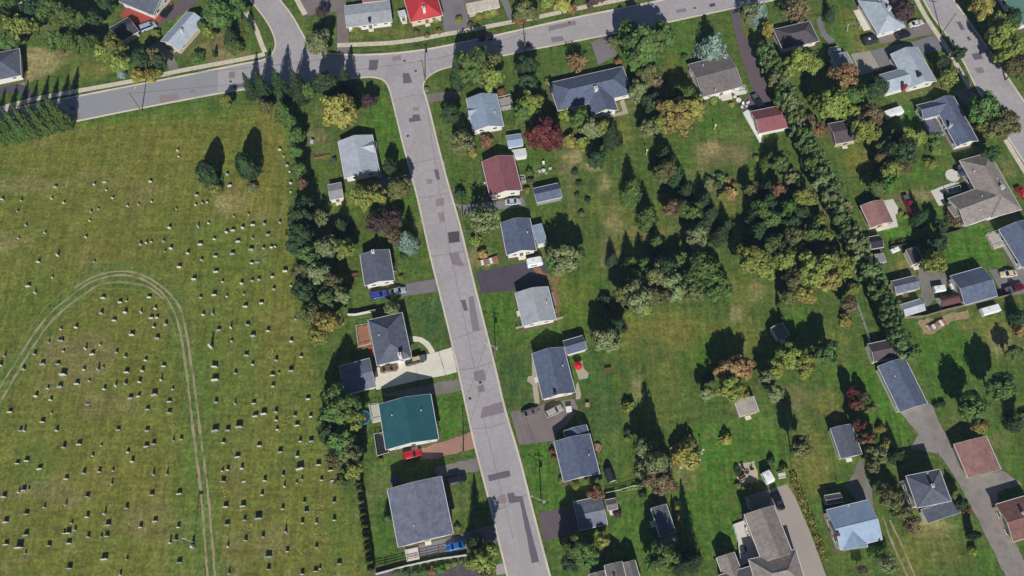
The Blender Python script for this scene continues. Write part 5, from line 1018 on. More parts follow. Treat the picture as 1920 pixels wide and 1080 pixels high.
def swing_set(px,py,label):
    p=P(px,py); o=thing('swing_set',(p.x,p.y,0),label,'swing set',None,.2)
    t=MB(); t.tube((-2,0,2.2),(2,0,2.2),.06,.06,8); obj('top_bar',t,MATS['pad_teal'],o)
    for x in (-2,2):
        for y in (-1,1): l=MB(); l.tube((x,y,0),(x,0,2.2),.05,.05,7); obj('leg',l,WHITE,o)
    for x in (-1,.6): s=MB(); s.box((x,0,.5),.5,.2,.05); s.tube((x-.22,0,.52),(x-.22,0,2.2),.012,.012,4); s.tube((x+.22,0,.52),(x+.22,0,2.2),.012,.012,4); obj('swing',s,DARKM,o)
swing_set(1598,52,'pale blue-green swing set on the lawn beside the pale blue hip roof')
def bin_(px,py,label,rgb,h=1.0,w=.6):
    p=P(px,py); o=thing('wheelie_bin',(p.x,p.y,0),label,'bin',None,R.uniform(-.4,.4)); b=MB(); k=w*.42; j=w*.5
    b.hexa([(-k,-k,.06),(k,-k,.06),(k,k,.06),(-k,k,.06)],[(-j,-j,h),(j,-j,h),(j,j,h),(-j,j,h)]); m=mat('bin_%d_%d'%rgb[:2],lin(*rgb,.85),.5,.05); obj('tub',b,m,o); l=MB(); l.hexa([(-j-.03,-j-.04,h+.002),(j+.03,-j-.04,h+.002),(j+.03,j+.03,h+.002),(-j-.03,j+.03,h+.002)],[(-j,-j,h+.08),(j,-j,h+.08),(j,j,h+.11),(-j,j,h+.11)]); obj('lid',l,m,o)
    for s in (-1,1): q=MB(); q.tube((s*j*.8-.03,j*.9,.1),(s*j*.8+.03,j*.9,.1),.1,.1,10); obj('wheel',q,TYRE,o)
bin_(740,902,'blue recycling bin in the shadow of the flat grey-roofed house',(70,92,140),1.2,1.6); bin_(1066,769,'white storage box against the brown driveway edge',(236,236,232),1.1,1.4); bin_(1101,760,'white wood-framed planter by the brown driveway lawn',(190,150,120),.7,1.0)
bin_(586,268,'grey garden barbecue on the lawn behind the silver-roofed house',(190,192,196),1.0,.9); bin_(627,303,'dark garden grill beside the silver-roofed house',(80,82,88),1.0,1.1)
def bench(px,py,label,rz=.2,rgb=(120,92,70)):
    p=P(px,py); o=thing('picnic_bench',(p.x,p.y,0),label,'bench',None,rz); m=mat('bench_%d'%rgb[0],lin(*rgb,.85),.85,.2,4)
    for y in (-.3,0,.3): t=MB(); t.box((0,y,.72),1.8,.27,.05); obj('table_plank',t,m,o)
    for s in (-1,1):
        t=MB(); t.box((0,s*.75,.42),1.8,.28,.05); obj('seat',t,m,o)
        l=MB(); l.tube((s*.7,-.75,0),(s*.7,.2,.72),.04,.04,6); l.tube((s*.7,.75,0),(s*.7,-.2,.72),.04,.04,6); l.box((s*.7,0,.36),.06,1.6,.06); obj('leg',l,m,o)
bench(665,517,'weathered wooden picnic bench behind the small bungalow'); bench(1140,694,'small wooden picnic bench on the lawn by the red parasol'); bench(1120,840,'cluttered wooden picnic bench behind the stepped navy house',1.2,(170,140,120)); bench(1464,891,'white bench on the lawn by the paver driveway',.2,(228,226,220)); bench(1390,895,'dark bench at the edge of the crushed stone circle',.5,(60,50,48))
# rocks around beds
ROCK=mat('field_stone',lin(196,188,170,.85),.9,.2,3)
def rock(px,py,s,label,group):
    p=P(px,py); bm=bmesh.new(); bmesh.ops.create_icosphere(bm,subdivisions=1,radius=s)
    for v in bm.verts: v.co*=1+.35*noise.noise(v.co*3+Vector((px,py,0))); v.co.z*=.6
    me=bpy.data.meshes.new('boulder'); bm.to_mesh(me); bm.free(); o=obj('boulder',me,ROCK); o.location=(p.x,p.y,s*.25); tag(o,label,'boulder',group)
for x,y in [(1326,336),(1340,328),(1352,344),(1362,340),(1372,345),(1318,346),(1343,351)]: rock(x,y,R.uniform(.35,.6),'pale fieldstone in the oval shrub bed on the lawn','stones of the oval shrub bed')
for x,y in [(1268,868),(1276,876),(1290,877),(1304,872),(1312,862),(1316,850)]: rock(x,y,R.uniform(.3,.5),'pale fieldstone edging the golden dome shrub','stones round the golden dome shrub')
for x,y in [(1405,948),(1408,955),(1404,940),(1412,960)]: rock(x,y,R.uniform(.3,.45),'pale stone edging beside the greige house gravel bed','stones by the greige house')
def post(px,py,h,label):
    p=P(px,py); o=thing('marker_post',(p.x,p.y,0),label,'post'); m=MB(); m.tube((0,0,-.1),(0,0,h),.09,.07,8); obj('pole',m,WHITE,o); c=MB(); c.box((0,0,h),.3,.3,.12); c.box((0,0,h+.12),.45,.1,.3); obj('bird_house',c,WHITE,o)
post(1339,243,2.2,'white post with a small bird house on the open green lawn'); post(1211,290,2.4,'slim garden post on the dry grass near the dark conifers'); post(1314,848,3.0,'slim post beside the golden dome shrub')
# ------------------------------------------------------------------ vegetation
LC = {'hg': ('grey-green',(96,118,72)), 'g': ('mid green',(90,112,60)), 'dg': ('dark green',(64,84,54)), 'yg': ('yellow-green',(126,136,68)), 'y': ('golden yellow',(142,136,74)), 'o': ('orange-brown',(128,102,72)), 'r': ('crimson',(100,56,52)), 'pu': ('purple-leaved',(86,68,68)),
      'bs': ('blue-grey',(124,144,132)), 'ol': ('olive',(104,106,66)), 'pl': ('pale grey-green',(122,132,90)), 'br': ('brownish',(112,98,74)), 'bg': ('bright green',(88,124,54)), 'tan': ('tan',(160,136,92))}
LM = {k: leaf_mat('leaf_'+k, lin(*v[1], 1.3)) for k, v in LC.items()}
class Cloud:
    def __init__(s, seed): s.g = np.random.default_rng(seed); s.c = []; s.n = []; s.sz = []; s.asp = []
    def add(s, pos, nor, size, asp=1.0):
        k = len(pos); s.c.append(pos); s.n.append(nor); s.sz.append(np.full(k, size)*s.g.uniform(.65, 1.35, k)); s.asp.append(np.full(k, asp))
    def mesh(s, name):
        c = np.concatenate(s.c); n = np.concatenate(s.n); z = np.concatenate(s.sz)[:, None]; asp = np.concatenate(s.asp)[:, None]
        n = n/np.maximum(np.linalg.norm(n, axis=1, keepdims=True), 1e-6)
        r = s.g.normal(size=c.shape); u = np.cross(n, r); u /= np.maximum(np.linalg.norm(u, axis=1, keepdims=True), 1e-6); w = np.cross(n, u)
        u = u*z; w = w*z*asp
        b = s.g.uniform(-.35, .35, (len(c), 1))*n*z
        V = np.stack([c-u-w*.25, c-w*.9+b, c+u*.9-w*.1, c+w+b*-1], 1).reshape(-1, 3)
        F = np.arange(len(V)).reshape(-1, 4)
        me = bpy.data.meshes.new(name); me.vertices.add(len(V)); me.vertices.foreach_set('co', V.astype(np.float32).ravel())
        me.loops.add(len(V)); me.loops.foreach_set('vertex_index', F.ravel().astype(np.int32)); me.polygons.add(len(F))
        me.polygons.foreach_set('loop_start', np.arange(0, len(V), 4, dtype=np.int32)); me.update(calc_edges=True); me.validate()
        me.materials.append(LM['g']); return me
def rdir(g, k): d = g.normal(size=(k, 3)); return d/np.linalg.norm(d, axis=1, keepdims=True)
def limbs(mb, g, targets, base_z, r0, top_z):
    mb.tube((0,0,-.05), (0,0,base_z), r0, r0*.75, 8); mb.tube((0,0,base_z), (g.uniform(-.06,.06), g.uniform(-.06,.06), top_z), r0*.75, r0*.2, 7)
    for t in targets:
        z0 = base_z*g.uniform(.75, 1.15); m_ = (t[0]*.5, t[1]*.5, z0+(t[2]-z0)*.6)
        mb.tube((0,0,z0), m_, r0*.42, r0*.25, 6); mb.tube(m_, t, r0*.25, r0*.07, 5)
def make_broad(seed, clumps=40, leaves=80, size=.08, spread=1.0, lo=-.55, bare=False):
    g = np.random.default_rng(seed); cl = Cloud(seed); cs = []; ph = g.uniform(0, 6.28, 4)     # unit crown radius, total height 2
    d = rdir(g, clumps*3); d = d[d[:, 2] > lo][:clumps]
    for v in d:
        a = math.atan2(v[1], v[0]); lob = 1+.16*math.sin(3*a+ph[0])+.12*math.sin(5*a+ph[1])+.1*math.sin(2*a+ph[2]+3*v[2])
        rad = g.uniform(.45, .86)*lob; c = np.array([v[0]*rad, v[1]*rad, 1.28+v[2]*rad*.74]); cs.append(c)
        cr = g.uniform(.17, .31); k = int(leaves*(cr/.26)**2); dd = rdir(g, k); rr = cr*g.uniform(.55, 1.08, (k, 1))
        pos = c+dd*rr*np.array([1, 1, .8]); nor = dd*.8+v*.5+g.normal(size=(k, 3))*.32+np.array([0, -.08, .35]); cl.add(pos, nor, size)
    if not bare:
        k = 420; dd = rdir(g, k); cl.add(dd*g.uniform(.2, .62, (k, 1))*np.array([1, 1, .75])+np.array([0, 0, 1.25]), dd+g.normal(size=(k, 3))*.4, size*1.25)
    mb = MB(); limbs(mb, g, cs[:14 if not bare else 40], .62, .075 if not bare else .06, 1.5)
    if bare:
        for c in cs:
            for _ in range(3):
                q = np.array(c)+g.normal(size=3)*.16; mb.tube(tuple(c*.72+np.array([0,0,.3])), tuple(q), .014, .005, 4)
    return cl.mesh('crown'), mb.mesh('trunk')
def make_conifer(seed, layers=16, wide=1.0, size=.055):
    g = np.random.default_rng(seed); cl = Cloud(seed)                # unit base radius, unit height
    for k in range(layers):
        t = k/(layers-1); z = .05+.93*t; rad = (1-t)**.68*g.uniform(.86, 1.08)+.03; nb = max(5, int(13*(1-t)+4)); off = g.uniform(0, 6.28)
        for b in range(nb):
            a = off+2*math.pi*b/nb+g.uniform(-.2, .2); L = rad*g.uniform(.72, 1.12); m_ = max(3, int(12*L)+2)
            s = np.linspace(.15, 1, m_)[:, None]; dr = np.array([math.cos(a), math.sin(a), 0])
            pos = dr*s*L+np.array([0, 0, 1])*(z-.055*s*L*1.2+.02)+g.normal(size=(m_, 3))*np.array([.03, .03, .008])
            nor = np.array([0, 0, 1])+dr*.7+g.normal(size=(m_, 3))*.3
            cl.add(pos, nor, size*(.7+.5*(1-t)), 1.0)
            sd = np.array([-dr[1], dr[0], 0]); 
            for q in (-1, 1):
                cl.add(pos+sd*q*s*L*.16-np.array([0, 0, .012]), nor+sd*q*.4, size*.8)
    mb = MB(); mb.tube((0,0,-.01), (0,0,.97), .045, .006, 7)
    return cl.mesh('crown'), mb.mesh('trunk')
def make_column(seed, n=1500):
    g = np.random.default_rng(seed); cl = Cloud(seed); t = g.uniform(.02, 1, n); a = g.uniform(0, 6.28, n)  # unit radius, unit height
    lob = 1+.14*np.sin(4*a+6*t)+.1*np.sin(7*a-9*t)
    rad = np.clip(np.sqrt(np.clip(1-(np.clip(t-.3, 0, 1)/.7)**2, 0, 1)), .05, 1)*lob*g.uniform(.62, 1.0, n); d = np.stack([np.cos(a), np.sin(a), np.zeros(n)], 1)
    pos = d*rad[:, None]; pos[:, 2] = t; nor = d+np.array([0, 0, .45])+g.normal(size=(n, 3))*.45
    cl.add(pos, nor, .12); c = np.concatenate(cl.c)
    mb = MB(); mb.tube((0,0,-.02), (0,0,.9), .1, .02, 6)
    me = cl.mesh('crown'); co = np.empty(len(me.vertices)*3, np.float32)
    return me, mb.mesh('trunk')
def make_bush(seed, n=900, size=.13, dense=True):
    g = np.random.default_rng(seed); cl = Cloud(seed); ph = g.uniform(0, 6.28, 3)                        # unit radius, height 1
    d = rdir(g, n*2); d = d[d[:, 2] > -.15][:n]; a = np.arctan2(d[:, 1], d[:, 0])
    lob = 1+.13*np.sin(3*a+ph[0])+.1*np.sin(5*a+ph[1]+4*d[:, 2])
    pos = d*(lob*g.uniform(.6, 1.0, len(d)))[:, None]*np.array([1, 1, .8])+np.array([0, 0, .16]); cl.add(pos, d+g.normal(size=d.shape)*.5+np.array([0, 0, .3]), size)
    mb = MB()
    for k in range(5): q = rdir(g, 1)[0]; mb.tube((q[0]*.05, q[1]*.05, -.02), (q[0]*.5, q[1]*.5, .6), .03, .01, 5)
    return cl.mesh('crown'), mb.mesh('trunk')
PROTO = {'d': [make_broad(s) for s in (1, 2, 3, 4, 5, 6)], 's': [make_conifer(s) for s in (11, 12, 13)], 'c': [make_column(s) for s in (21, 22, 23)], 'b': [make_bush(s) for s in (31, 32, 33)],
         'x': [make_broad(s, 40, 22, .07, 1.0, -.4, True) for s in (41, 42)], 'h': [make_broad(s, 44, 60, .1, 1.0, -.95) for s in (51, 52, 53)]}
for pr in PROTO.values():
    for cr, tr in pr: tr.materials.append(BARK)
LAND += [(225,130,'the cross street verge'),(480,150,'the shaded cross street conifers'),(400,330,'the cemetery clearing'),(565,430,'the cemetery shrub belt'),(600,560,'the cemetery shrub belt'),(630,840,'the lower end of the cemetery shrub belt'),(680,1000,'the cedar row at the cemetery edge'),(1215,380,'the lone lawn spruces'),(1270,330,'the dark conifer clump'),(1200,540,'the copse behind the light grey house'),(1310,510,'the copse beside the open meadow'),(1350,350,'the oval shrub bed'),(1560,500,'the golden copse by the tall hedge'),(1480,400,'the shady copse along the tall hedge'),(1500,670,'the orchard on the meadow'),(1230,870,'the trees around the narrow dark shed'),(1870,740,'the trees on the far lawn'),(1880,90,'the diagonal road'),(1560,200,'the grove by the dark brown shed'),(60,270,'the conifer row at the cemetery corner')]
NOUN = {'d': ('broadleaf tree','tree','broadleaf trees among the houses','broadleaf_tree'), 's': ('spruce tree','tree','spruces and firs','spruce_tree'), 'c': ('columnar cedar','tree','cedars','cedar_tree'), 'b': ('shrub','shrub','garden shrubs','shrub'), 'x': ('half-bare tree','tree','half-bare trees','half_bare_tree'), 'h': ('dense hedge tree','tree','trees of the tall hedge','hedge_tree')}
def tree(px, py, r, k, col, h=None, phrase=None, noun=None, group=None, where=.5):
    sc = (1+(py-540)*.000242)*7.0; rm_ = r/sc*(1.07 if k in 'dsx' else 1.0); rnd = R
    H_ = h or {'d': rm_*2.3+1.8, 's': rm_*2.3+1.3, 'c': rm_*4.2+.5, 'b': rm_*1.35, 'x': rm_*2.1+1, 'h': rm_*2.6+2}[k]
    p = P(px, py, H_*{'d': .6, 's': .35, 'c': .45, 'b': .4, 'x': .6, 'h': .6}[k])
    if phrase is None: phrase = min(LAND, key=lambda q: (q[0]-px)**2+(q[1]-py)**2)[2]
    nn, cat, grp, nm = NOUN[k]; size = '' 
    if k in 'dsx': size = 'tall ' if H_ > 9.5 else ('small ' if H_ < 5 else '')
    if k == 'b': size = 'large ' if rm_ > 1.8 else ('low ' if rm_ < 1.0 else '')
    o = thing(nm, (p.x, p.y, 0), f'{size}{LC[col][0]} {noun or nn} near {phrase}', cat, group or grp, rnd.uniform(0, 6.28))
    hz = {'d': 2.0, 'x': 2.0, 's': 1.0, 'c': 1.0, 'b': 1.0, 'h': 2.0}[k]; o.scale = (rm_*rnd.uniform(.94, 1.06), rm_*rnd.uniform(.94, 1.06), H_/hz)
    cr, tr = PROTO[k][rnd.randrange(len(PROTO[k]))]
    c = bpy.data.objects.new('crown', cr); C.objects.link(c); c.parent = o; c.material_slots[0].link = 'OBJECT'; c.material_slots[0].material = LM[col]
    t = bpy.data.objects.new('trunk' if k != 'b' else 'stem', tr); C.objects.link(t); t.parent = o
    return o
TREES = '''
d 8,6,20,g d 118,30,26,g d 96,22,22,g d 145,38,20,g d 30,52,22,yg d 58,48,14,yg d 18,76,18,g d 104,76,20,g d 132,80,18,g d 165,82,16,g d 212,88,22,yg d 196,100,18,yg d 222,116,20,yg s 226,135,9,bs d 262,108,18,dg d 284,104,14,br d 300,114,13,dg b 258,140,13,y b 282,140,14,y b 296,136,9,yg
b 292,63,9,yg b 370,107,13,g s 402,100,5,dg s 432,68,15,dg b 440,86,16,g s 464,48,12,g d 412,28,28,g d 442,12,22,g d 392,62,12,yg d 380,50,10,g d 176,34,14,dg d 60,18,18,dg d 5,30,16,dg d 200,6,14,dg
d 425,190,11,yg s 468,164,13,dg@11 s 492,164,17,dg@12 s 526,162,18,dg@13 s 560,164,20,dg@13 d 614,160,24,dg@13 s 650,158,17,dg@12 d 497,200,13,ol d 578,168,14,g s 532,210,18,g s 548,232,17,g d 556,255,15,g d 640,210,34,y d 690,190,14,pu d 598,82,22,pl x 604,25,13,pu
d 554,285,13,g d 562,318,15,g d 566,345,12,br s 578,388,22,dg d 562,405,22,dg d 566,440,24,dg d 552,465,17,dg x 602,408,16,pl s 640,425,17,dg d 578,478,22,g d 612,465,22,pl d 648,470,18,yg d 566,508,20,ol d 596,515,22,pl d 622,530,18,ol d 572,550,22,dg d 612,560,20,g d 640,555,16,pl d 588,590,22,ol d 614,605,24,y d 600,630,20,yg d 578,585,18,g
d 684,372,25,yg d 708,366,18,y x 714,418,28,pu d 738,408,18,pu x 738,444,18,br s 763,452,21,bs d 730,312,14,dg d 750,352,20,ol d 738,366,14,ol b 757,478,7,dg x 735,580,16,pl b 720,592,10,ol b 770,470,6,bs b 752,520,5,yg
d 640,762,34,g d 618,738,18,dg d 664,786,22,yg d 616,778,20,g d 636,826,26,g d 612,808,18,dg d 656,850,20,pl d 632,862,20,ol d 664,880,18,yg d 642,900,14,g s 728,972,11,g s 890,1016,17,dg@12 d 908,1046,26,yg d 886,1054,16,yg x 912,1076,14,br b 857,988,6,yg
d 888,128,32,g@15 s 858,140,17,dg@14 s 884,132,15,dg@14 d 915,148,24,yg x 866,266,24,pl b 912,264,13,o b 886,286,9,y b 848,192,9,o d 846,214,18,dg b 940,172,8,o d 920,118,20,ol b 800,167,5,pl
b 862,362,11,dg x 905,412,30,pl b 893,450,11,yg b 905,476,10,tan b 993,323,8,g b 995,340,8,ol b 988,356,7,yg
d 997,197,24,yg d 978,214,20,g d 1010,222,18,g d 1024,250,32,r d 1002,266,14,r b 1058,210,14,yg d 1086,222,20,g d 1108,240,20,pl b 1096,268,16,yg b 1068,262,14,y s 1146,255,20,dg d 1130,238,14,yg d 985,128,20,dg d 993,158,18,dg x 1082,120,20,tan b 1026,152,6,yg b 1160,116,9,o d 1120,300,18,dg
d 986,22,22,ol d 972,38,12,o d 1056,12,15,y d 1072,18,11,o d 1108,-4,20,pu d 1028,4,14,yg d 1208,84,40,g d 1180,66,24,g d 1236,70,26,g d 1200,108,26,bg x 1148,80,11,pl s 1336,90,30,bs@11 x 1404,22,20,pl s 1424,28,18,bs d 1440,55,13,y
d 1212,142,22,ol d 1198,172,20,pl d 1226,192,20,dg d 1288,182,22,g d 1270,216,34,y d 1298,206,24,y d 1246,232,20,yg d 1216,242,18,pl d 1228,160,16,br d 1310,200,16,yg b 1284,108,7,g b 1338,188,7,yg d 1262,196,16,dg
x 1494,18,28,br s 1557,26,12,dg d 1696,22,18,pu d 1682,2,16,pu d 1840,16,22,y d 1876,66,28,yg d 1896,100,26,yg d 1906,126,22,ol d 1898,36,18,dg d 1868,44,18,yg
d 1500,116,24,yg d 1476,134,18,yg d 1526,122,16,yg d 1582,146,24,o d 1560,200,30,yg d 1536,188,18,yg d 1604,182,22,g d 1630,216,24,br d 1624,246,24,yg d 1646,166,20,dg d 1598,214,18,yg d 1514,232,18,br d 1536,246,14,o d 1840,204,28,g d 1862,216,22,dg d 1880,236,26,ol d 1852,240,18,yg x 1780,146,20,yg d 1796,102,13,dg d 1766,120,14,dg d 1724,258,14,yg d 1750,264,16,g d 1680,256,16,g d 1700,252,14,yg b 1840,262,8,yg d 1660,270,16,g
s 1185,357,23,g s 1215,407,22,g s 1230,457,17,g s 1243,296,20,dg d 1252,318,20,ol d 1240,330,16,ol s 1268,332,20,dg s 1284,362,20,dg d 1256,390,16,br d 1284,392,17,g d 1300,400,18,g s 1320,378,18,dg s 1332,404,18,dg d 1306,442,23,pl s 1350,440,18,dg s 1362,424,15,dg d 1406,356,14,ol s 1434,356,17,dg s 1420,436,22,dg s 1410,410,16,dg d 1426,394,18,g d 1410,488,26,yg d 1432,506,20,yg s 1440,300,14,g
s 1182,498,20,g s 1206,500,20,g d 1224,518,22,ol d 1192,528,20,g d 1246,500,20,dg d 1272,488,14,g d 1316,500,28,g d 1336,522,24,g d 1294,526,20,g d 1258,530,20,pl s 1148,486,12,dg d 1196,562,28,pl d 1234,556,20,ol d 1268,548,18,pl d 1166,552,18,ol d 1336,548,20,g d 1300,548,18,ol d 1360,545,14,g b 1210,580,12,yg b 1180,584,10,yg
d 1060,486,26,pl d 1046,500,18,g d 1078,478,18,g d 1040,486,16,pl d 1140,638,24,pl d 1118,628,13,ol d 1160,612,16,dg b 1135,562,12,dg b 1142,592,13,br b 1150,575,9,g
d 1472,490,20,yg d 1527,505,30,yg d 1556,488,22,ol d 1580,500,24,yg d 1550,526,26,y d 1508,520,20,yg d 1490,524,20,ol d 1450,458,18,g d 1520,440,20,g d 1547,442,13,yg d 1510,370,20,yg d 1476,392,17,bg d 1457,356,13,o d 1482,334,15,ol d 1462,306,18,g d 1490,446,19,ol d 1448,412,17,g d 1540,412,12,yg d 1480,420,17,dg d 1500,400,16,dg d 1466,468,16,dg d 1500,475,18,yg d 1478,556,15,ol d 1512,556,18,y d 1590,570,16,br b 1586,600,12,y b 1600,540,12,yg d 1440,380,15,dg d 1496,350,14,dg
b 1627,335,12,yg d 1646,352,17,g d 1668,344,16,bg d 1670,318,20,yg x 1692,314,16,br d 1690,284,26,dg d 1652,296,14,br b 1748,306,10,yg s 1726,408,16,dg b 1790,408,14,br b 1800,418,12,br d 1766,424,14,dg d 1756,456,17,dg d 1750,494,20,yg b 1736,486,10,yg b 1690,398,5,y b 1699,405,5,yg b 1740,302,8,yg b 1755,282,10,yg d 1858,288,14,dg
d 1478,668,24,yg d 1506,684,22,yg d 1550,660,22,g d 1530,668,18,g d 1456,690,18,yg d 1454,738,16,pl d 1440,708,15,pl d 1498,840,19,ol@11 d 1596,736,12,r d 1604,758,12,r d 1620,744,11,ol d 1632,766,11,ol d 1612,800,13,r b 1652,802,9,y d 1626,826,16,o d 1644,850,18,ol b 1664,832,12,y d 1636,872,14,ol s 1682,852,16,dg d 1676,936,20,ol d 1690,962,18,ol x 1710,984,20,br d 1656,918,14,ol c 1827,1004,8,dg b 1825,1032,9,yg d 1802,944,13,dg b 1812,958,10,o s 1646,1034,15,g x 1664,1058,20,pl x 1616,1068,11,br b 1562,996,7,yg b 1470,880,9,yg b 1446,862,8,dg
d 1825,764,26,g d 1876,728,27,g s 1912,594,17,dg b 1914,616,13,o d 1834,800,16,y s 1908,790,18,dg b 1767,757,7,dg b 1755,759,6,dg d 1900,660,14,g d 1918,780,16,g s 1465,597,6,dg s 1462,570,6,g
d 1208,842,21,pl s 1230,872,32,pl@16 d 1240,902,24,br d 1222,896,18,br b 1178,762,13,yg b 1177,808,8,dg b 1176,822,6,yg b 1287,850,28,y b 1362,822,12,y d 1376,690,22,tan d 1394,692,18,tan d 1358,692,18,tan d 1366,728,22,yg d 1388,732,16,yg d 1326,736,14,pl b 1330,708,11,dg d 1117,924,15,o d 1132,1014,13,y d 1080,1030,28,g d 1106,1044,18,g d 1066,1056,18,dg d 1246,1044,25,g d 1226,1056,18,g s 1258,1014,16,bs s 1300,1050,20,dg@14 s 1278,1060,17,dg@12 b 1272,970,7,o b 1268,942,6,dg b 1270,950,6,yg b 1158,962,8,pu b 1205,925,8,dg b 1200,910,8,g b 1035,845,6,o b 1038,858,5,o b 1052,900,6,yg b 1080,912,8,yg b 1120,880,6,dg
c 390,324,18,dg@9 c 462,312,19,dg@10 b 404,354,13,yg b 472,350,11,pl
b 1330,340,10,pl b 1350,332,9,g b 1370,362,13,tan b 1356,366,11,yg b 1346,346,9,g b 1322,350,8,pl b 1364,336,7,y b 1376,346,7,y b 1418,296,6,yg b 1086,344,6,dg b 1082,365,5,dg b 1078,322,6,dg b 1090,400,6,br b 1102,375,6,dg
b 742,1072,7,g b 762,1074,8,g b 780,1072,7,g b 796,1070,8,bg b 810,1070,9,o b 826,1066,9,bg b 840,1060,6,yg b 852,1056,6,yg b 866,1052,5,yg b 716,812,5,yg b 712,862,6,yg
b 1384,910,6,yg b 1394,916,6,yg b 1404,912,7,yg b 1418,908,6,yg b 1384,884,7,dg b 1382,878,6,g b 1372,196,5,y b 898,30,8,yg b 914,26,8,yg b 926,22,8,y b 860,36,7,yg b 802,34,7,yg b 816,38,6,yg b 780,60,6,o b 800,66,5,o b 822,58,6,o b 668,52,10,yg b 882,46,6,br
'''
import re
for k, x, y, r, col, hh in re.findall(r'(\w) (-?\d+),(-?\d+),(\d+),([a-z]+)(?:@(\d+))?', TREES): tree(float(x), float(y), float(r), k, col, float(hh) if hh else None)
# the conifer row at the corner of the cemetery
for x, y in [(-16,282),(6,276),(26,272),(46,268),(66,263),(88,258),(108,252),(124,246)]: tree(x-12, y-30, 15, 's', 'g', 13.5+R.uniform(-1,1), 'the conifer row at the cemetery corner')
# the tall hedge between the back gardens
HL = smooth_line(PS([(1424,92),(1444,140),(1466,190),(1486,226),(1506,282),(1528,322),(1546,360),(1566,398),(1582,436),(1602,468),(1618,502),(1634,532),(1650,572),(1662,610),(1676,644),(1694,668)], 2.5), 2)
acc = 0; prev = HL[0]
for q in HL[1:]:
    acc += (q-prev).length; prev = q
    if acc > 1.35:
        acc = 0; r_ = R.uniform(2.0, 2.9); H_ = R.uniform(8.5, 10.5)
        o = thing('hedge_tree', (q.x+R.uniform(-.6,.6), q.y-1.2+R.uniform(-.3,.3), 0), 'dense green conifer standing in the tall hedge between the back gardens', 'tree', 'trees of the tall hedge', R.uniform(0,6.28)); o.scale = (r_, r_, H_/2)
        cr, tr = PROTO['h'][R.randrange(3)]; c = bpy.data.objects.new('crown', cr); C.objects.link(c); c.parent = o; c.material_slots[0].link = 'OBJECT'; c.material_slots[0].material = LM[R.choice(['g','hg','hg','pl'])]
        t = bpy.data.objects.new('trunk', tr); C.objects.link(t); t.parent = o
# the cedar row at the edge of the cemetery
for i in range(15):
    t = i/14; x, y = 672+22*t, 908+158*t; p = P(x, y, 1.5)
    o = thing('cedar_tree', (p.x, p.y, 0), 'slim olive cedar in the straight row at the cemetery edge', 'tree', 'cedar row at the cemetery edge', R.uniform(0,6.28)); o.scale = (.85*R.uniform(.9,1.1), .85*R.uniform(.9,1.1), R.uniform(2.8,3.6))
    cr, tr = PROTO['c'][i % 3]; c = bpy.data.objects.new('crown', cr); C.objects.link(c); c.parent = o; c.material_slots[0].link = 'OBJECT'; c.material_slots[0].material = LM['yg' if i % 2 else 'ol']
    q = bpy.data.objects.new('trunk', tr); C.objects.link(q); q.parent = o
# clipped hedges
def hedge(pts, w, h, col, label):
    l = PS(pts); o = l[0]; root = thing('hedge', tuple(o), label, 'hedge'); g = np.random.default_rng(len(label)); cl = Cloud(len(label)); cl.g = g; tr = MB()
    for a, b in zip(l, l[1:]):
        L = (b-a).length; d = (b-a).normalized(); s = Vector((-d.y, d.x, 0)); n = int(L*(w+2*h)*9)
        t = g.uniform(0, 1, n); th = g.uniform(-.15, math.pi+.15, n); bump = 1+.15*np.sin(t*L*2.2)+g.normal(size=n)*.08
        ly = np.sign(np.cos(th))*np.abs(np.cos(th))**.6*w/2*bump; lz = np.abs(np.sin(th))**.6*h*bump
        pos = np.array([[(a-o).x+d.x*L*t_+s.x*y_, (a-o).y+d.y*L*t_+s.y*y_, max(z_, .04)] for t_, y_, z_ in zip(t, ly, lz)])
        nor = np.array([[s.x*math.cos(q), s.y*math.cos(q), math.sin(q)+.2] for q in th])+g.normal(size=(n, 3))*.4
        cl.add(pos, nor, .2)
        for i in range(int(L/1.2)): q = (a-o)+d*(i+.5)*1.2; tr.tube((q.x, q.y, -.02), (q.x, q.y, h*.8), .05, .02, 5)
    me = cl.mesh('foliage'); me.materials.clear(); me.materials.append(LM[col]); obj('foliage', me, None, root); obj('stem', tr, BARK, root)
hedge([(1487,898),(1500,930),(1520,980),(1546,1052)], 1.5, 1.5, 'y', 'clipped yellow hedge along the pale paver driveway')
hedge([(1668,458),(1712,450),(1750,440)], .7, .7, 'g', 'low green hedge along the dark board fence')
hedge([(738,492),(747,528)], .9, .5, 'yg', 'low flower border along the front of the charcoal-roofed bungalow')
hedge([(903,302),(919,366)], .8, .8, 'dg', 'low dark hedge along the side of the maroon-roofed house')
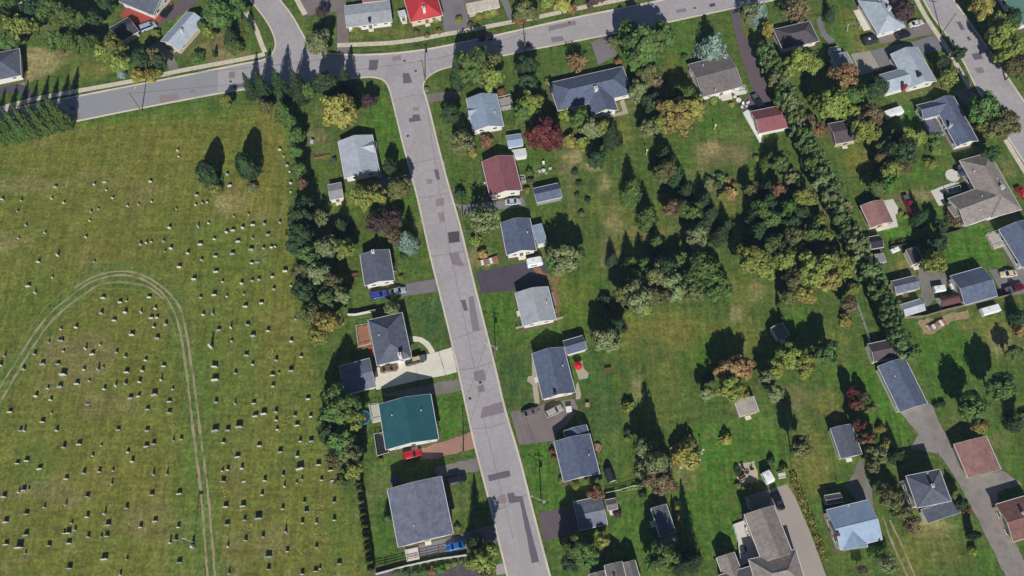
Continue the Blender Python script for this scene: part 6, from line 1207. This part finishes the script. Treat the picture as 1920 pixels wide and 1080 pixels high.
hedge([(808,744),(824,812)], .6, .5, 'pl', 'pale flower border along the front of the teal-roofed house')
hedge([(757,592),(770,640)], .6, .5, 'pl', 'low border along the front of the dark hip-roofed house')
hedge([(1164,920),(1202,912)], .8, .5, 'yg', 'yellow flower border along the white garden fence')
# straw-yellow weeds among the graves: too many and too fine to count
wc = Cloud(77)
for tx, ty, pts in ((0,270,[(1130,340),(1125,360),(190,710),(205,725),(610,305),(465,345),(333,825),(870,270),(275,205),(90,960)]),(480,540,[(120,490),(115,510),(35,810),(95,790),(320,890),(355,990),(215,1010),(245,1000),(200,1020)]),(480,810,[(375,90),(440,620),(430,650),(465,750),(460,770),(180,850),(340,900),(485,565)]),(0,540,[(1635,240),(160,660),(345,800),(1290,1030),(1830,85)]),(0,810,[(940,440),(1870,690),(1865,710),(1820,220),(1690,455),(850,560),(1000,710)])):
    for zx, zy in pts:
        q = P(tx+zx/4, ty+zy/4); k = 26; o_ = wc.g.normal(size=(k,3))*np.array([.75,.75,.0]); wc.add(o_+np.array([q.x,q.y,.12]), wc.g.normal(size=(k,3))*.4+np.array([0,-.3,1]), .11)
wme = wc.mesh('weeds'); wme.materials.clear(); wme.materials.append(leaf_mat('leaf_straw', lin(196,186,120), .3)); tag(obj('weeds', wme), 'pale straw-yellow weeds in the cemetery grass', 'weeds', kind='stuff')
print('headstones', cnt, 'objects', len(bpy.data.objects))
# ------------------------------------------------------------------ thin blue summer haze between the ground and the camera
hz = MB(); hz.box((0, 0, -1.0), 8400, 8400, CAM.z+6.0)
hm = bpy.data.materials.new('haze'); hm.use_nodes = True; hn = hm.node_tree.nodes; hn.remove(hn['Principled BSDF'])
pv = hn.new('ShaderNodeVolumePrincipled'); pv.inputs['Color'].default_value = (0.42, 0.62, 1.0, 1); pv.inputs['Density'].default_value = 0.00014; pv.inputs['Anisotropy'].default_value = 0.1
hm.node_tree.links.new(pv.outputs[0], hn['Material Output'].inputs['Volume'])
tag(obj('haze', hz, hm), kind='stuff')
